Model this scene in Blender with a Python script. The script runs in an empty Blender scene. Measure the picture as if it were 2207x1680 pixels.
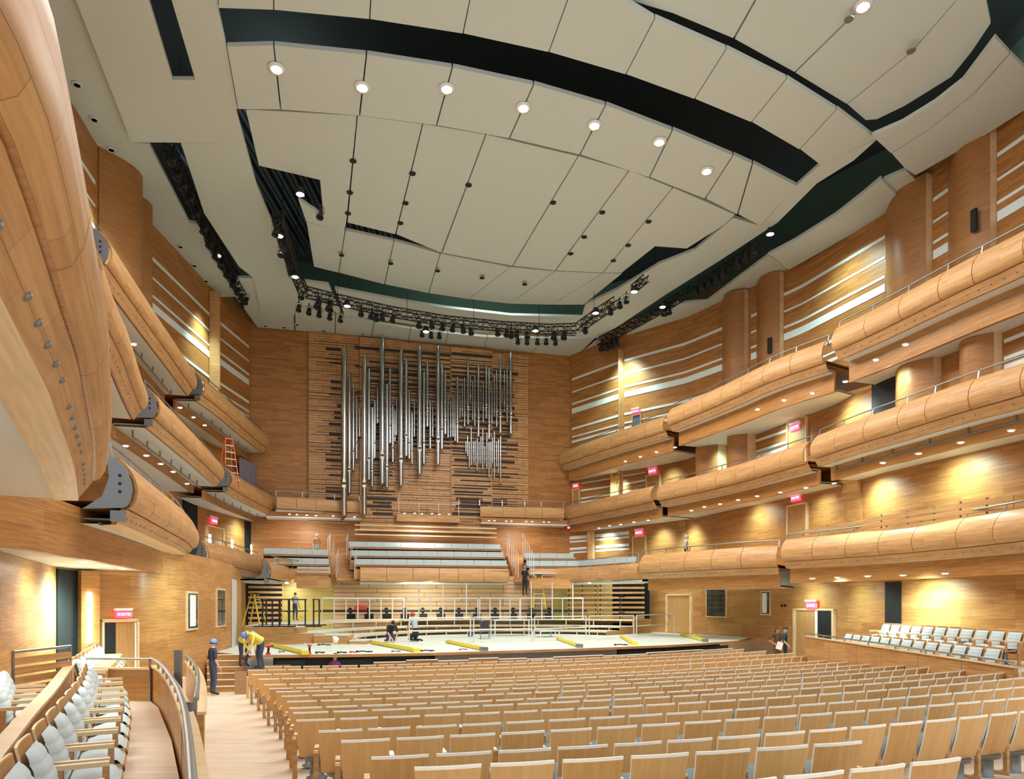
import bpy, bmesh, math, random
from mathutils import Vector, Matrix
random.seed(7)
SC = bpy.context.scene
COL = SC.collection
F, H, E, CX = 1471.0, 1300.0, 2.9, 1103.5      # lens in pixels, eye level row, eye height (m), middle column

def at(px, py, z):
    D = (z - E) * F / (H - py)
    return Vector(((px - CX) / F * D, D, z))
def atD(px, py, D):
    return Vector(((px - CX) / F * D, D, E + (H - py) / F * D))

# ---------------------------------------------------------------- materials
def newmat(name):
    m = bpy.data.materials.new(name); m.use_nodes = True
    nt = m.node_tree; b = nt.nodes['Principled BSDF']
    return m, nt, b
def plain(name, col, rough=.6, metal=0., bump=0., bscale=40., emit=0., var=.06, spec=None):
    m, nt, b = newmat(name)
    N = nt.nodes; L = nt.links
    tc = N.new('ShaderNodeTexCoord'); nz = N.new('ShaderNodeTexNoise')
    nz.inputs['Scale'].default_value = bscale; nz.inputs['Detail'].default_value = 3
    L.new(tc.outputs['Object'], nz.inputs['Vector'])
    mx = N.new('ShaderNodeMixRGB')
    mx.inputs[1].default_value = (*[c * (1 - var) for c in col], 1)
    mx.inputs[2].default_value = (*[min(1, c * (1 + var)) for c in col], 1)
    L.new(nz.outputs['Fac'], mx.inputs[0]); L.new(mx.outputs[0], b.inputs['Base Color'])
    b.inputs['Roughness'].default_value = rough; b.inputs['Metallic'].default_value = metal
    if spec is not None: b.inputs['Specular IOR Level'].default_value = spec
    if bump:
        bp = N.new('ShaderNodeBump'); bp.inputs['Strength'].default_value = bump; bp.inputs['Distance'].default_value = .01
        L.new(nz.outputs['Fac'], bp.inputs['Height']); L.new(bp.outputs[0], b.inputs['Normal'])
    if emit:
        b.inputs['Emission Color'].default_value = (*col, 1); b.inputs['Emission Strength'].default_value = emit
    return m
def wood(name, c1, c2, bw=1.5, bh=.14, mortar=.004, mcol=None, rough=.42, grain=.35, vert=False):
    """planks laid out on the UV map, which is in metres"""
    m, nt, b = newmat(name); N = nt.nodes; L = nt.links
    uv = N.new('ShaderNodeUVMap'); uv.uv_map = 'UVMap'
    src = uv.outputs[0]
    if vert:
        mp = N.new('ShaderNodeMapping'); mp.inputs['Rotation'].default_value = (0, 0, math.pi / 2)
        L.new(src, mp.inputs['Vector']); src = mp.outputs[0]
    br = N.new('ShaderNodeTexBrick')
    br.inputs['Scale'].default_value = 1; br.inputs['Brick Width'].default_value = bw
    br.inputs['Row Height'].default_value = bh; br.inputs['Mortar Size'].default_value = mortar
    br.inputs['Mortar Smooth'].default_value = .2; br.inputs['Bias'].default_value = 0
    br.offset = .37; br.offset_frequency = 3; br.squash = .8; br.squash_frequency = 2
    br.inputs['Color1'].default_value = (*c1, 1); br.inputs['Color2'].default_value = (*c2, 1)
    br.inputs['Mortar'].default_value = (*(mcol or [c * .55 for c in c2]), 1)
    L.new(src, br.inputs['Vector'])
    mp2 = N.new('ShaderNodeMapping'); mp2.inputs['Scale'].default_value = (1.2, 22, 1)
    L.new(src, mp2.inputs['Vector'])
    nz = N.new('ShaderNodeTexNoise'); nz.inputs['Scale'].default_value = 1.0; nz.inputs['Detail'].default_value = 5
    nz.inputs['Distortion'].default_value = .4
    L.new(mp2.outputs[0], nz.inputs['Vector'])
    rp = N.new('ShaderNodeValToRGB'); rp.color_ramp.elements[0].position = .3; rp.color_ramp.elements[1].position = .75
    v = 1 - grain
    rp.color_ramp.elements[0].color = (v, v * .97, v * .92, 1); rp.color_ramp.elements[1].color = (1.08, 1.08, 1.08, 1)
    L.new(nz.outputs['Fac'], rp.inputs[0])
    mu = N.new('ShaderNodeMixRGB'); mu.blend_type = 'MULTIPLY'; mu.inputs[0].default_value = 1
    L.new(br.outputs['Color'], mu.inputs[1]); L.new(rp.outputs[0], mu.inputs[2])
    L.new(mu.outputs[0], b.inputs['Base Color']); b.inputs['Roughness'].default_value = rough
    b.inputs['Specular IOR Level'].default_value = .35
    return m
def glowmat(name, col, strength):
    m, nt, b = newmat(name)
    b.inputs['Base Color'].default_value = (*col, 1); b.inputs['Emission Color'].default_value = (*col, 1)
    b.inputs['Emission Strength'].default_value = strength
    return m
M = {}
M['wall'] = wood('wall_wood', (.55, .25, .075), (.41, .17, .046), 1.5, .13, .003)
M['wall_low'] = wood('lower_wall_wood', (.60, .30, .10), (.46, .21, .06), 1.9, .30, .003)
M['column'] = wood('column_wood', (.44, .20, .062), (.38, .17, .05), 3.0, .5, .002)
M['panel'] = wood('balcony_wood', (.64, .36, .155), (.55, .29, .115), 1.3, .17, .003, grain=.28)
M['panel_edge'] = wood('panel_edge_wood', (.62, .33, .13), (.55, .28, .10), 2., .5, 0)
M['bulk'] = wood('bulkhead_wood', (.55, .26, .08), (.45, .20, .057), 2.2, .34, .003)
M['slat'] = wood('slat_wood', (.66, .36, .15), (.54, .27, .10), 1.1, .16, .014, (.16, .07, .02), grain=.22)
M['slatpale'] = wood('pale_slat_wood', (.80, .55, .32), (.72, .47, .25), 2.6, .27, .02, (.25, .12, .05), grain=.2)
M['floor'] = wood('maple_floor', (.84, .72, .58), (.76, .62, .48), 1.4, .12, .002, rough=.3, grain=.16)
M['stage'] = wood('stage_deck', (.66, .73, .66), (.58, .65, .58), 3., 1.2, .004, (.45, .48, .42), rough=.5, grain=.1)
M['seatwood'] = wood('seat_plywood', (.68, .41, .17), (.62, .36, .14), 40, 40, 0, grain=.09, rough=.38, vert=True)
M['seatwood_dark'] = wood('seat_plywood_dark', (.61, .34, .125), (.58, .32, .11), 40, 40, 0, grain=.18, rough=.38, vert=True)
M['maple'] = wood('maple_edge', (.80, .60, .36), (.72, .50, .28), 3., .6, 0, grain=.15)
M['maple_dark'] = wood('maple_front', (.62, .34, .13), (.52, .26, .09), 1.8, .3, .002)
M['edge_white'] = plain('pale_edge', (.93, .90, .82), .35)
M['pad'] = plain('grey_upholstery', (.47, .53, .53), .8, bump=.15, bscale=60)
M['bench'] = plain('grey_bench_pad', (.50, .57, .57), .6)
M['plaster'] = plain('ceiling_plaster', (.60, .665, .64), .85, var=.015, bscale=1.5)
M['soffit'] = plain('soffit_plaster', (.76, .79, .75), .8, var=.02, bscale=2)
M['niche'] = plain('pale_niche', (.74, .83, .82), .6)
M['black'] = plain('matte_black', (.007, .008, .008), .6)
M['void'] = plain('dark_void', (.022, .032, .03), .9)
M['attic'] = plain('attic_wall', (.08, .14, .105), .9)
M['deckblue'] = plain('steel_deck', (.10, .14, .17), .6)
M['steel'] = plain('painted_steel', (.23, .24, .25), .45, .6)
M['rail'] = plain('brushed_rail', (.34, .37, .38), .35, .8)
M['alu'] = plain('aluminium', (.72, .74, .72), .4, .35)
M['pipe'] = plain('organ_pipe_tin', (.46, .47, .47), .2, 1., var=.03, bscale=3)
M['pipedark'] = plain('pipe_mouth_dark', (.02, .018, .015), .5)
M['organdark'] = plain('organ_painted_shade', (.035, .022, .014), .7)  # dark colour for painted shade in the organ slots and slat lines
M['exit'] = glowmat('exit_sign_red', (1., .06, .14), 1.8)
M['exitlet'] = glowmat('exit_sign_letters', (1., .55, .55), 3.)
M['white'] = plain('white_metal', (.80, .80, .76), .5)
M['lamp'] = glowmat('lamp_glow', (1., 1., .96), 30.)
M['lamp2'] = glowmat('strip_light_glow', (.95, 1., .96), 14.)
M['door'] = wood('door_veneer', (.52, .28, .10), (.46, .24, .085), 30, 30, 0, grain=.2, vert=True)
M['glassdark'] = plain('dark_window_glass', (.03, .035, .035), .08, 0, spec=.8)
M['yellow'] = plain('yellow_paint', (.80, .66, .05), .5)
M['orange'] = plain('orange_fibreglass', (.75, .13, .02), .5)
M['red'] = plain('red_plastic', (.65, .03, .03), .4)
M['blueplastic'] = plain('blue_helmet', (.08, .16, .45), .35)
M['curtain'] = plain('grey_curtain', (.20, .17, .20), .9)
M['curtdark'] = plain('black_green_curtain', (.003, .006, .005), .95)
M['plywood'] = wood('raw_plywood', (.45, .26, .15), (.40, .22, .12), 30, 30, 0, grain=.25)
M['yellowwall'] = wood('backstage_board', (.62, .50, .16), (.56, .44, .12), 2.4, .3, .006, grain=.1)

# ---------------------------------------------------------------- mesh builder
class MB:
    def __init__(s): s.v = []; s.f = []; s.uv = []; s.m = []; s.sm = []
    def quadv(s, pts, mi=0, uv=None, smooth=False):
        i = len(s.v); s.v += [Vector(p) for p in pts]; s.f.append(tuple(range(i, i + len(pts)))); s.m.append(mi)
        s.uv.append(uv); s.sm.append(smooth)
    def grid(s, rows, mi=0, uvr=None, closeu=False, smooth=True):
        """rows: list of lists of points; uvr: same shape of (u, v)"""
        i = len(s.v); n = len(rows[0])
        for r in rows: s.v += [Vector(p) for p in r]
        for a in range(len(rows) - 1):
            for b in range(n if closeu else n - 1):
                b2 = (b + 1) % n
                s.f.append((i + a * n + b, i + a * n + b2, i + (a + 1) * n + b2, i + (a + 1) * n + b))
                s.m.append(mi); s.sm.append(smooth)
                if uvr is None: s.uv.append(None)
                else:
                    s.uv.append([uvr[a][b], uvr[a][b + 1] if b2 else uvr[a][b], uvr[a + 1][b + 1] if b2 else uvr[a + 1][b], uvr[a + 1][b]])
        return s
    def box(s, c, size, rz=0., mi=0, M4=None):
        hx, hy, hz = [a / 2 for a in size]
        R = Matrix.Rotation(rz, 3, 'Z') if M4 is None else M4
        c = Vector(c); P = [c + R @ Vector((x * hx, y * hy, z * hz)) for x in (-1, 1) for y in (-1, 1) for z in (-1, 1)]
        for q in ((0, 1, 3, 2), (4, 6, 7, 5), (0, 4, 5, 1), (2, 3, 7, 6), (0, 2, 6, 4), (1, 5, 7, 3)):
            s.quadv([P[k] for k in q], mi)
        return s
    def bar(s, a, b, w=.04, h=None, mi=0, up=(0, 0, 1)):
        a, b = Vector(a), Vector(b); h = h or w; d = b - a; L = d.length
        if L < 1e-6: return s
        d.normalize(); u = Vector(up)
        if abs(d.dot(u)) > .98: u = Vector((1, 0, 0))
        x = d.cross(u).normalized(); y = x.cross(d)
        R = Matrix((x, d, y)).transposed()
        return s.box((a + b) / 2, (w, L, h), M4=R, mi=mi)
    def tube(s, pts, r, n=8, mi=0, caps=True, taper=None):
        pts = [Vector(p) for p in pts]; rows = []
        for k, p in enumerate(pts):
            d = (pts[min(k + 1, len(pts) - 1)] - pts[max(k - 1, 0)]).normalized()
            u = Vector((0, 0, 1)) if abs(d.z) < .9 else Vector((1, 0, 0))
            x = d.cross(u).normalized(); y = x.cross(d)
            rr = r if taper is None else taper[k]
            rows.append([p + (x * math.cos(t) + y * math.sin(t)) * rr for t in [2 * math.pi * j / n for j in range(n)]])
        s.grid(rows, mi, closeu=True)
        if caps:
            s.quadv(rows[0][::-1], mi); s.quadv(rows[-1], mi)
        return s
    def lathe(s, c, prof, n=12, mi=0, axis=None):
        c = Vector(c); R = Matrix.Identity(3)
        if axis is not None: R = Vector((0, 0, 1)).rotation_difference(Vector(axis).normalized()).to_matrix()
        rows = [[c + R @ Vector((r * math.cos(2 * math.pi * j / n), r * math.sin(2 * math.pi * j / n), z)) for j in range(n)] for r, z in prof]
        s.grid(rows, mi, closeu=True)
        if prof[0][0] > .001: s.quadv(rows[0][::-1], mi)
        if prof[-1][0] > .001: s.quadv(rows[-1], mi)
        return s
    def prism(s, pts, z0, z1, mi=0, side=None):
        """pts: xy or xyz outline; extruded vertically; z0/z1 absolute, or offsets when pts carry z"""
        side = mi if side is None else side
        lo = [Vector((p[0], p[1], (p[2] if len(p) > 2 else 0) + z0)) for p in pts]
        hi = [Vector((p[0], p[1], (p[2] if len(p) > 2 else 0) + z1)) for p in pts]
        s.quadv(lo[::-1], mi); s.quadv(hi, mi)
        n = len(pts)
        for k in range(n): s.quadv([lo[k], lo[(k + 1) % n], hi[(k + 1) % n], hi[k]], side)
        return s
    def ball(s, c, r, n=10, mi=0, sc=(1, 1, 1)):
        c = Vector(c); rows = []
        for a in range(n // 2 + 1):
            t = math.pi * a / (n // 2) ; rr = max(math.sin(t), .001)
            rows.append([c + Vector((r * sc[0] * rr * math.cos(2 * math.pi * j / n), r * sc[1] * rr * math.sin(2 * math.pi * j / n), -r * sc[2] * math.cos(t))) for j in range(n)])
        return s.grid(rows, mi, closeu=True)
    def build(s, name, mats, parent=None, label=None, cat=None, group=None, kind=None, bevel=0, local=False):
        if not isinstance(mats, (list, tuple)): mats = [mats]
        base = Vector((0, 0, 0))
        if not local:
            if parent is not None: base = root_base(parent)
            elif s.v:
                base = Vector(((min(v.x for v in s.v) + max(v.x for v in s.v)) / 2, (min(v.y for v in s.v) + max(v.y for v in s.v)) / 2, min(v.z for v in s.v)))
        me = bpy.data.meshes.new(name)
        me.from_pydata([v - base for v in s.v], [], s.f)
        uvl = me.uv_layers.new(name='UVMap'); V = s.v
        li = 0; data = [0.] * (2 * len(me.loops))
        for k, f in enumerate(s.f):
            u = s.uv[k]
            if u is None:
                a, b_, c = V[f[0]], V[f[1]], V[f[2]]
                n = (b_ - a).cross(c - a)
                if n.length < 1e-9 and len(f) > 3: n = (c - a).cross(V[f[3]] - a)
                n = n.normalized() if n.length > 0 else Vector((0, 0, 1))
                if abs(n.z) > .75: u = [(V[j].x, V[j].y) for j in f]
                else:
                    t = Vector((-n.y, n.x, 0)).normalized()
                    u = [(V[j].dot(t), V[j].z) for j in f]
            for q in u:
                data[li] = q[0]; data[li + 1] = q[1]; li += 2
        uvl.data.foreach_set('uv', data)
        me.polygons.foreach_set('material_index', s.m)
        me.polygons.foreach_set('use_smooth', s.sm)
        for mm in mats: me.materials.append(M[mm] if isinstance(mm, str) else mm)
        me.update()
        o = bpy.data.objects.new(name, me); COL.objects.link(o)
        if parent is not None: o.parent = parent
        elif not local: o.location = base
        tag(o, label, cat, group, kind)
        if bevel:
            md = o.modifiers.new('Bevel', 'BEVEL'); md.width = bevel; md.segments = 2; md.limit_method = 'ANGLE'
        return o
def root_base(p):
    b = Vector(p.location)
    while p.parent is not None:
        p = p.parent; b = b + Vector(p.location)
    return b
def tag(o, label=None, cat=None, group=None, kind=None):
    if label: o['label'] = label
    if cat: o['category'] = cat
    if group: o['group'] = group
    if kind: o['kind'] = kind
    return o
def thing(name, label, cat, loc=(0, 0, 0), rz=0., group=None):
    o = bpy.data.objects.new(name, None); COL.objects.link(o); o.empty_display_size = .2
    o.location = loc; o.rotation_euler = (0, 0, rz)
    return tag(o, label, cat, group)
def copy_tree(o, parent=None):
    c = o.copy(); COL.objects.link(c)
    if parent is not None: c.parent = parent
    for ch in o.children: copy_tree(ch, c)
    return c
def ordinal(n):
    w = ['first', 'second', 'third', 'fourth', 'fifth', 'sixth', 'seventh', 'eighth', 'ninth', 'tenth', 'eleventh', 'twelfth',
         'thirteenth', 'fourteenth', 'fifteenth', 'sixteenth', 'seventeenth', 'eighteenth', 'nineteenth']
    if n <= 19: return w[n - 1]
    t = {20: 'twent', 30: 'thirt', 40: 'fort'}[n // 10 * 10]
    return t + 'ieth' if n % 10 == 0 else t + 'y-' + w[n % 10 - 1]
def resample(pts, step=None, n=None):
    pts = [Vector(p) for p in pts]; L = [0]
    for a, b in zip(pts, pts[1:]): L.append(L[-1] + (b - a).length)
    n = n or max(2, round(L[-1] / step) + 1); out = []
    for k in range(n):
        t = L[-1] * k / (n - 1); j = 0
        while j < len(L) - 2 and L[j + 1] < t: j += 1
        f = (t - L[j]) / max(L[j + 1] - L[j], 1e-9); out.append(pts[j].lerp(pts[j + 1], f))
    return out
def smoothpath(pts, it=2):
    pts = [Vector(p) for p in pts]
    for _ in range(it):
        q = [pts[0]]
        for a, b in zip(pts, pts[1:]): q += [a.lerp(b, .25), a.lerp(b, .75)]
        q.append(pts[-1]); pts = q
    return pts
def normals(path, sgn):
    out = []
    for k in range(len(path)):
        d = path[min(k + 1, len(path) - 1)] - path[max(k - 1, 0)]; d.z = 0; d.normalize()
        out.append(Vector((d.y, -d.x, 0)) * sgn)
    return out
class Wall:
    def __init__(s, pts): s.p = [Vector((a, b, 0)) for a, b in pts]
    def hit(s, px, off=0.):
        t = (px - CX) / F
        for a, b in zip(s.p, s.p[1:]):
            d = b - a; den = d.x - t * d.y
            if abs(den) < 1e-9: continue
            k = (t * a.y - a.x) / den
            if -1e-6 <= k <= 1 + 1e-6:
                p = a + d * k
                if p.y > 0:
                    n = Vector((d.y, -d.x, 0)).normalized()
                    if n.dot(p) > 0: n = -n
                    p = p + n * off
                    return p, n
        k = s.p[0] if abs(s.p[0].x / s.p[0].y - t) < abs(s.p[-1].x / s.p[-1].y - t) else s.p[-1]
        return k.copy(), Vector((0, -1, 0))
    def pt(s, px, py, off=0.):
        p, n = s.hit(px, off); z = E + (H - py) / F * p.y
        return Vector((p.x, p.y, z))
    def sub(s, px0, px1, n=6):
        return [s.hit(px0 + (px1 - px0) * k / (n - 1)) for k in range(n)]
# ---------------------------------------------------------------- camera, world
cam = bpy.data.cameras.new('camera'); co = bpy.data.objects.new('camera', cam); COL.objects.link(co)
co.location = (0, 0, E); co.rotation_euler = (math.pi / 2, 0, 0)
cam.sensor_fit = 'HORIZONTAL'; cam.sensor_width = 36; cam.lens = 36 * F / 2207
cam.shift_y = (H - 840) / 2207; cam.shift_x = 0; cam.clip_end = 300; cam.clip_start = .05
SC.camera = co
SC.view_settings.view_transform = 'Standard'; SC.view_settings.look = 'None'; SC.view_settings.gamma = 1
SC.view_settings.use_curve_mapping = False; SC.view_settings.exposure = 0.0
w = bpy.data.worlds.new('hall_air'); SC.world = w; w.use_nodes = True
w.node_tree.nodes['Background'].inputs[0].default_value = (1., .97, .90, 1)
w.node_tree.nodes['Background'].inputs[1].default_value = 1.0

TH = math.atan(.244)
BK0, BK1 = Vector((-16.6, 43.4, 0)), Vector((4.1, 48.5, 0))
BACK = Wall([(-16.6, 43.4), (4.1, 48.5)])
RIGHT = Wall([(4.1, 48.5), (7.2, 44.6), (10.6, 41.6), (13.2, 37.6), (14.8, 34.8), (16.5, 30.), (17.9, 23.9), (18.6, 18), (18.8, 12)])
LEFT = Wall([(-16.6, 43.4), (-16.9, 38.3), (-16.8, 30.9), (-16., 26.2), (-15.2, 22.4), (-14.2, 17.), (-13.2, 12), (-12.2, 6)])
RMID = Wall([(4.1, 48.5), (7.4, 45.2), (10.4, 41.2), (13.1, 32.8), (14.0, 29.5), (14.3, 26.3), (15.7, 20.9), (17, 15), (17.6, 11)])
ZC = 20.3
def wallmesh(W, z0, z1, step=.6, off=0., thick=.25):
    path = resample([p.copy() for p in W.p], step); u = 0; rows = []; uvs = []
    nrm = []
    for k, p in enumerate(path):
        d = path[min(k + 1, len(path) - 1)] - path[max(k - 1, 0)]; n = Vector((d.y, -d.x, 0)).normalized()
        if n.dot(p) > 0: n = -n
        nrm.append(n)
    fr = [p + n * off for p, n in zip(path, nrm)]; bk = [p - n * thick for p, n in zip(path, nrm)]
    us = [0]
    for a, b in zip(path, path[1:]): us.append(us[-1] + (b - a).length)
    mb = MB()
    def up(p, z): return Vector((p.x, p.y, z))
    mb.grid([[up(p, z0) for p in fr], [up(p, z1) for p in fr]], 0, [[(a, z0) for a in us], [(a, z1) for a in us]])
    mb.grid([[up(p, z1) for p in fr], [up(p, z1) for p in bk]]); mb.grid([[up(p, z1) for p in bk], [up(p, z0) for p in bk]])
    mb.grid([[up(p, z0) for p in bk], [up(p, z0) for p in fr]])
    return mb
wallmesh(BACK, 0, 22).build('wall_back', 'wall', kind='structure')
wallmesh(RIGHT, 11.3, 21.2, .5).build('wall_right', 'wall', kind='structure')
wallmesh(RMID, 4.6, 11.45, .5).build('wall_right', 'wall', kind='structure')
wallmesh(LEFT, 5.0, 21.2, .5).build('wall_left', 'wall', kind='structure')
wallmesh(RMID, 0, 4.6, .5).build('wall_right', 'wall_low', kind='structure')
LOWL = Wall([(-15.6, 40), (-11.3, 27.5), (-10.6, 24), (-10.15, 21.2), (-9.95, 18.3), (-10.6, 17.4), (-10.9, 17), (-10.7, 16), (-8.4, 11.2), (-6.6, 7.6), (-5.8, 4)])
wallmesh(LOWL, 0, 4.45, .5).build('wall_left', 'wall_low', kind='structure')
wallmesh(LEFT, 4.4, 5.05, .5).build('wall_left', 'wall_low', kind='structure')

# raked stalls floor: level across every arc, measured from the bend centre of the rows
RC = Vector((-5.6, 34.5, 0))
# ---------------------------------------------------------------- floors
RC = Vector((-14.8, 60.5, 0))
FZ = [(0, 0), (44, 0), (46, .06), (48.1, .18), (50.6, .27), (52.5, .40), (54.9, .56), (57.1, .76), (60, 1.0), (66, 1.2), (90, 1.2)]
def floorz(x, y):
    r = math.hypot(x - RC.x, y - RC.y)
    for (a, za), (b, zb) in zip(FZ, FZ[1:]):
        if r <= b: return za + (zb - za) * (r - a) / (b - a)
    return 1.2
mb = MB(); xs = [-24 + 1.2 * k for k in range(42)]; ys = [-2 + .9 * k for k in range(43)]
mb.grid([[(x, y, floorz(x, y)) for x in xs] for y in ys], 0, [[(x * .8 + y * .1, y) for x in xs] for y in ys])
mb.grid([[(x, y, -.3) for x in xs[::9]] for y in ys[::14]])
mb.build('floor', 'floor', kind='structure')

# ---------------------------------------------------------------- ceiling canopy, z above floor
def ceil_poly(pts, z, name='ceiling', th=.14, mat='plaster'):
    P = [at(a, b, z) for a, b in pts]
    m = MB(); m.prism([(p.x, p.y) for p in P], z, z + th)
    return m.build(name, mat, kind='structure')
C = ceil_poly
C([(70, -60), (150, -60), (283, 307), (320, 310), (300, 480), (205, 332), (108, 165)], 20.6)
C([(140, -60), (302, -60), (372, 173), (421, 173), (470, 308), (283, 307)], 20.3)
C([(352, -60), (470, -60), (470, 18), (488, 100), (512, 235), (508, 235), (470, 308), (421, 172)], 20.32)
C([(283, 307), (320, 308), (408, 480), (430, 485), (443, 530), (510, 640), (455, 641), (405, 596), (350, 525), (303, 481), (255, 400), (205, 330)], 20.62)
C([(390, 308), (470, 308), (508, 235), (553, 400), (600, 512), (622, 600), (650, 606), (632, 690), (560, 672), (547, 600), (515, 575), (440, 460)], 20.34)
# band with the row of lights, in panels
top1 = [(488, 101), (590, 98), (790, 118), (975, 146), (1150, 183), (1305, 227), (1449, 281), (1580, 335), (1622, 353), (1717, 401)]
bot1 = [(512, 235), (605, 236), (775, 249), (941, 270), (1098, 298), (1250, 333), (1400, 382), (1520, 428), (1590, 462), (1640, 487)]
for k in range(9):
    g = 1.6
    C([(top1[k][0] + g, top1[k][1]), (top1[k + 1][0] - g if k < 8 else top1[k + 1][0], top1[k + 1][1]), (bot1[k + 1][0] - g, bot1[k + 1][1]), (bot1[k][0] + g, bot1[k][1])], 20.22)
C([(1717, 401), (1768, 355), (1890, 301), (1840, 346), (1760, 396), (1676, 480), (1640, 487)], 20.24)
# band between the two curved slots
tp = [(470, -60), (590, -60), (802, -60), (1025, -60), (1245, -60), (1440, 40), (1565, 106), (1695, 170), (1803, 236), (1889, 300)]
bt = [(470, 17), (590, 21), (797, 41), (998, 72), (1183, 112), (1349, 160), (1497, 213), (1620, 263), (1724, 322), (1768, 355)]
tp[5] = (1411, 40)
for k in range(9):
    g = 1.3
    C([(tp[k][0] + g, tp[k][1]), (tp[k + 1][0] - g if k < 8 else tp[k + 1][0], tp[k + 1][1]), (bt[k + 1][0] - g if k < 8 else bt[k + 1][0], bt[k + 1][1]), (bt[k][0] + g, bt[k][1])], 20.24)
# upper right canopies
up = [(1230, -60), (1450, 30), (1582, 84), (1700, 150), (1823, 222), (1866, 259)]
dn = [(1700, -60), (1700, -60), (1760, -60), (1890, -60), (2120, -60), (2135, 50), (2085, 130), (2010, 190), (1930, 235), (1890, 258)]
C([(1290, -20), (1450, 28), (1580, 82), (1660, -60), (1290, -60)], 20.5)
C([(1584, 84), (1712, 155), (1860, 10), (1910, -60), (1664, -60)], 20.5)
C([(1715, 157), (1825, 224), (1960, 115), (2070, -10), (2060, -60), (1915, -60), (1864, 10)], 20.5)
C([(1827, 225), (1866, 259), (1890, 257), (1950, 228), (2050, 166), (2095, 110), (2135, 50), (2112, -60), (2075, -60), (2072, -10), (1963, 115)], 20.5)
C([(1880, 293), (1945, 265), (2015, 222), (2075, 175), (2145, 82), (2175, 115), (2100, 200), (2000, 280), (1920, 330)], 20.0)
C([(1922, 331), (2002, 281), (2102, 201), (2177, 117), (2212, 152), (2212, 235), (2120, 293), (2040, 340), (1973, 378), (1950, 362)], 20.0)
C([(1905, 388), (1953, 367), (1978, 396), (1945, 432), (1920, 440)], 20.2)
C([(1898, 386), (1945, 434), (1915, 456), (1850, 497), (1775, 540), (1700, 582), (1665, 553), (1655, 550), (1712, 520), (1800, 465), (1860, 418)], 20.1)
# strip along the right wall
C([(1655, 552), (1665, 554), (1705, 586), (1735, 575), (1690, 612), (1632, 612), (1618, 648), (1560, 680), (1508, 684), (1366, 751), (1340, 753), (1300, 750), (1330, 736), (1450, 662), (1455, 655), (1524, 650), (1590, 600)], 20.3)
C([(1920, 440), (1945, 432), (2212, 236), (2212, 270), (1705, 640), (1690, 612), (1735, 575), (1700, 582), (1850, 497)], 20.65)
# sweeping border between the ring and the right truss slot
C([(1640, 487), (1676, 480), (1600, 530), (1545, 566), (1440, 632), (1325, 708), (1255, 684), (1262, 657), (1330, 625), (1420, 570), (1497, 540), (1580, 470)], 20.36)
# central field, in long panels separated by dark joints
def lerp2(a, b, t): return (a[0] + (b[0] - a[0]) * t, a[1] + (b[1] - a[1]) * t)
joints = [((770, 249), (748, 480)), ((911, 267), (853, 505)), ((1047, 290), (952, 545)), ((1246, 337), (1105, 573)), ((1356, 368), (1197, 583)), ((1450, 405), (1300, 588))]
L0, L1 = [(530, 236), (558, 357), (690, 388), (697, 466), (643, 430), (668, 540)], None
C([(530, 236), (769, 249), (746, 480), (742, 497), (660, 478), (643, 430), (697, 466), (690, 388), (558, 357)], 20.3)
for a, b in zip(joints, joints[1:]):
    C([(a[0][0] + 1.5, a[0][1]), (b[0][0] - 1.2, b[0][1]), (b[1][0] - 1.2, b[1][1]), (a[1][0] + 1.5, a[1][1])], 20.3)
C([(1451.5, 405), (1584, 463), (1560, 485), (1480, 536), (1412, 531), (1340, 588), (1301, 588)], 20.3)
lowtop = [(660, 479), (744, 497), (852, 506), (951, 545), (1104, 574), (1196, 584), (1300, 589), (1340, 590)]
lowtop = [(660, 479), (744, 497), (849, 520), (949, 547), (1100, 576), (1196, 585), (1300, 589), (1341, 590)]
lowbot = [(676, 575), (730, 588), (829, 613), (924, 632), (1010, 645), (1100, 655), (1190, 657), (1258, 657)]
for k in range(7):
    C([(lowtop[k][0] + .9, lowtop[k][1]), (lowtop[k + 1][0] - .9, lowtop[k + 1][1]), (lowbot[k + 1][0] - .9, lowbot[k + 1][1]), (lowbot[k][0] + .9, lowbot[k][1])], 20.42)
# rear soffit between the ring and the organ wall, two rows of panels
ra = [(545, 600), (560, 672), (632, 690), (650, 606), (710, 615), (740, 680)]
C([(510, 600), (547, 600), (560, 672), (631, 690), (632, 654), (634, 712.5), (555, 706), (508, 640)], 20.42)
C([(622, 600), (650, 606), (708, 614), (738, 682), (722, 672), (634, 655)], 20.3)
C([(722, 622), (860, 648), (960, 664), (1100, 680), (1255, 684), (1250, 722), (1180, 722), (1000, 715), (870, 697), (743, 680)], 20.36)
m0 = [(635, 655), (723, 678), (806, 696), (885, 709), (965, 719), (1050, 727), (1180, 730), (1290, 729)]
m1 = [(636, 713), (722, 720), (800, 728), (880, 737), (958, 748), (1040, 760), (1130, 772), (1222, 786)]
for k in range(7):
    C([(m0[k][0] + .9, m0[k][1]), (m0[k + 1][0] - .9, m0[k + 1][1]), (m1[k + 1][0] - .9, m1[k + 1][1]), (m1[k][0] + .9, m1[k][1])], 20.45)
C([(1250, 684), (1325, 708), (1284, 727), (1240, 727)], 20.4)
C([(1284, 728), (1320, 750), (1222, 787)], 20.45)
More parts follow.
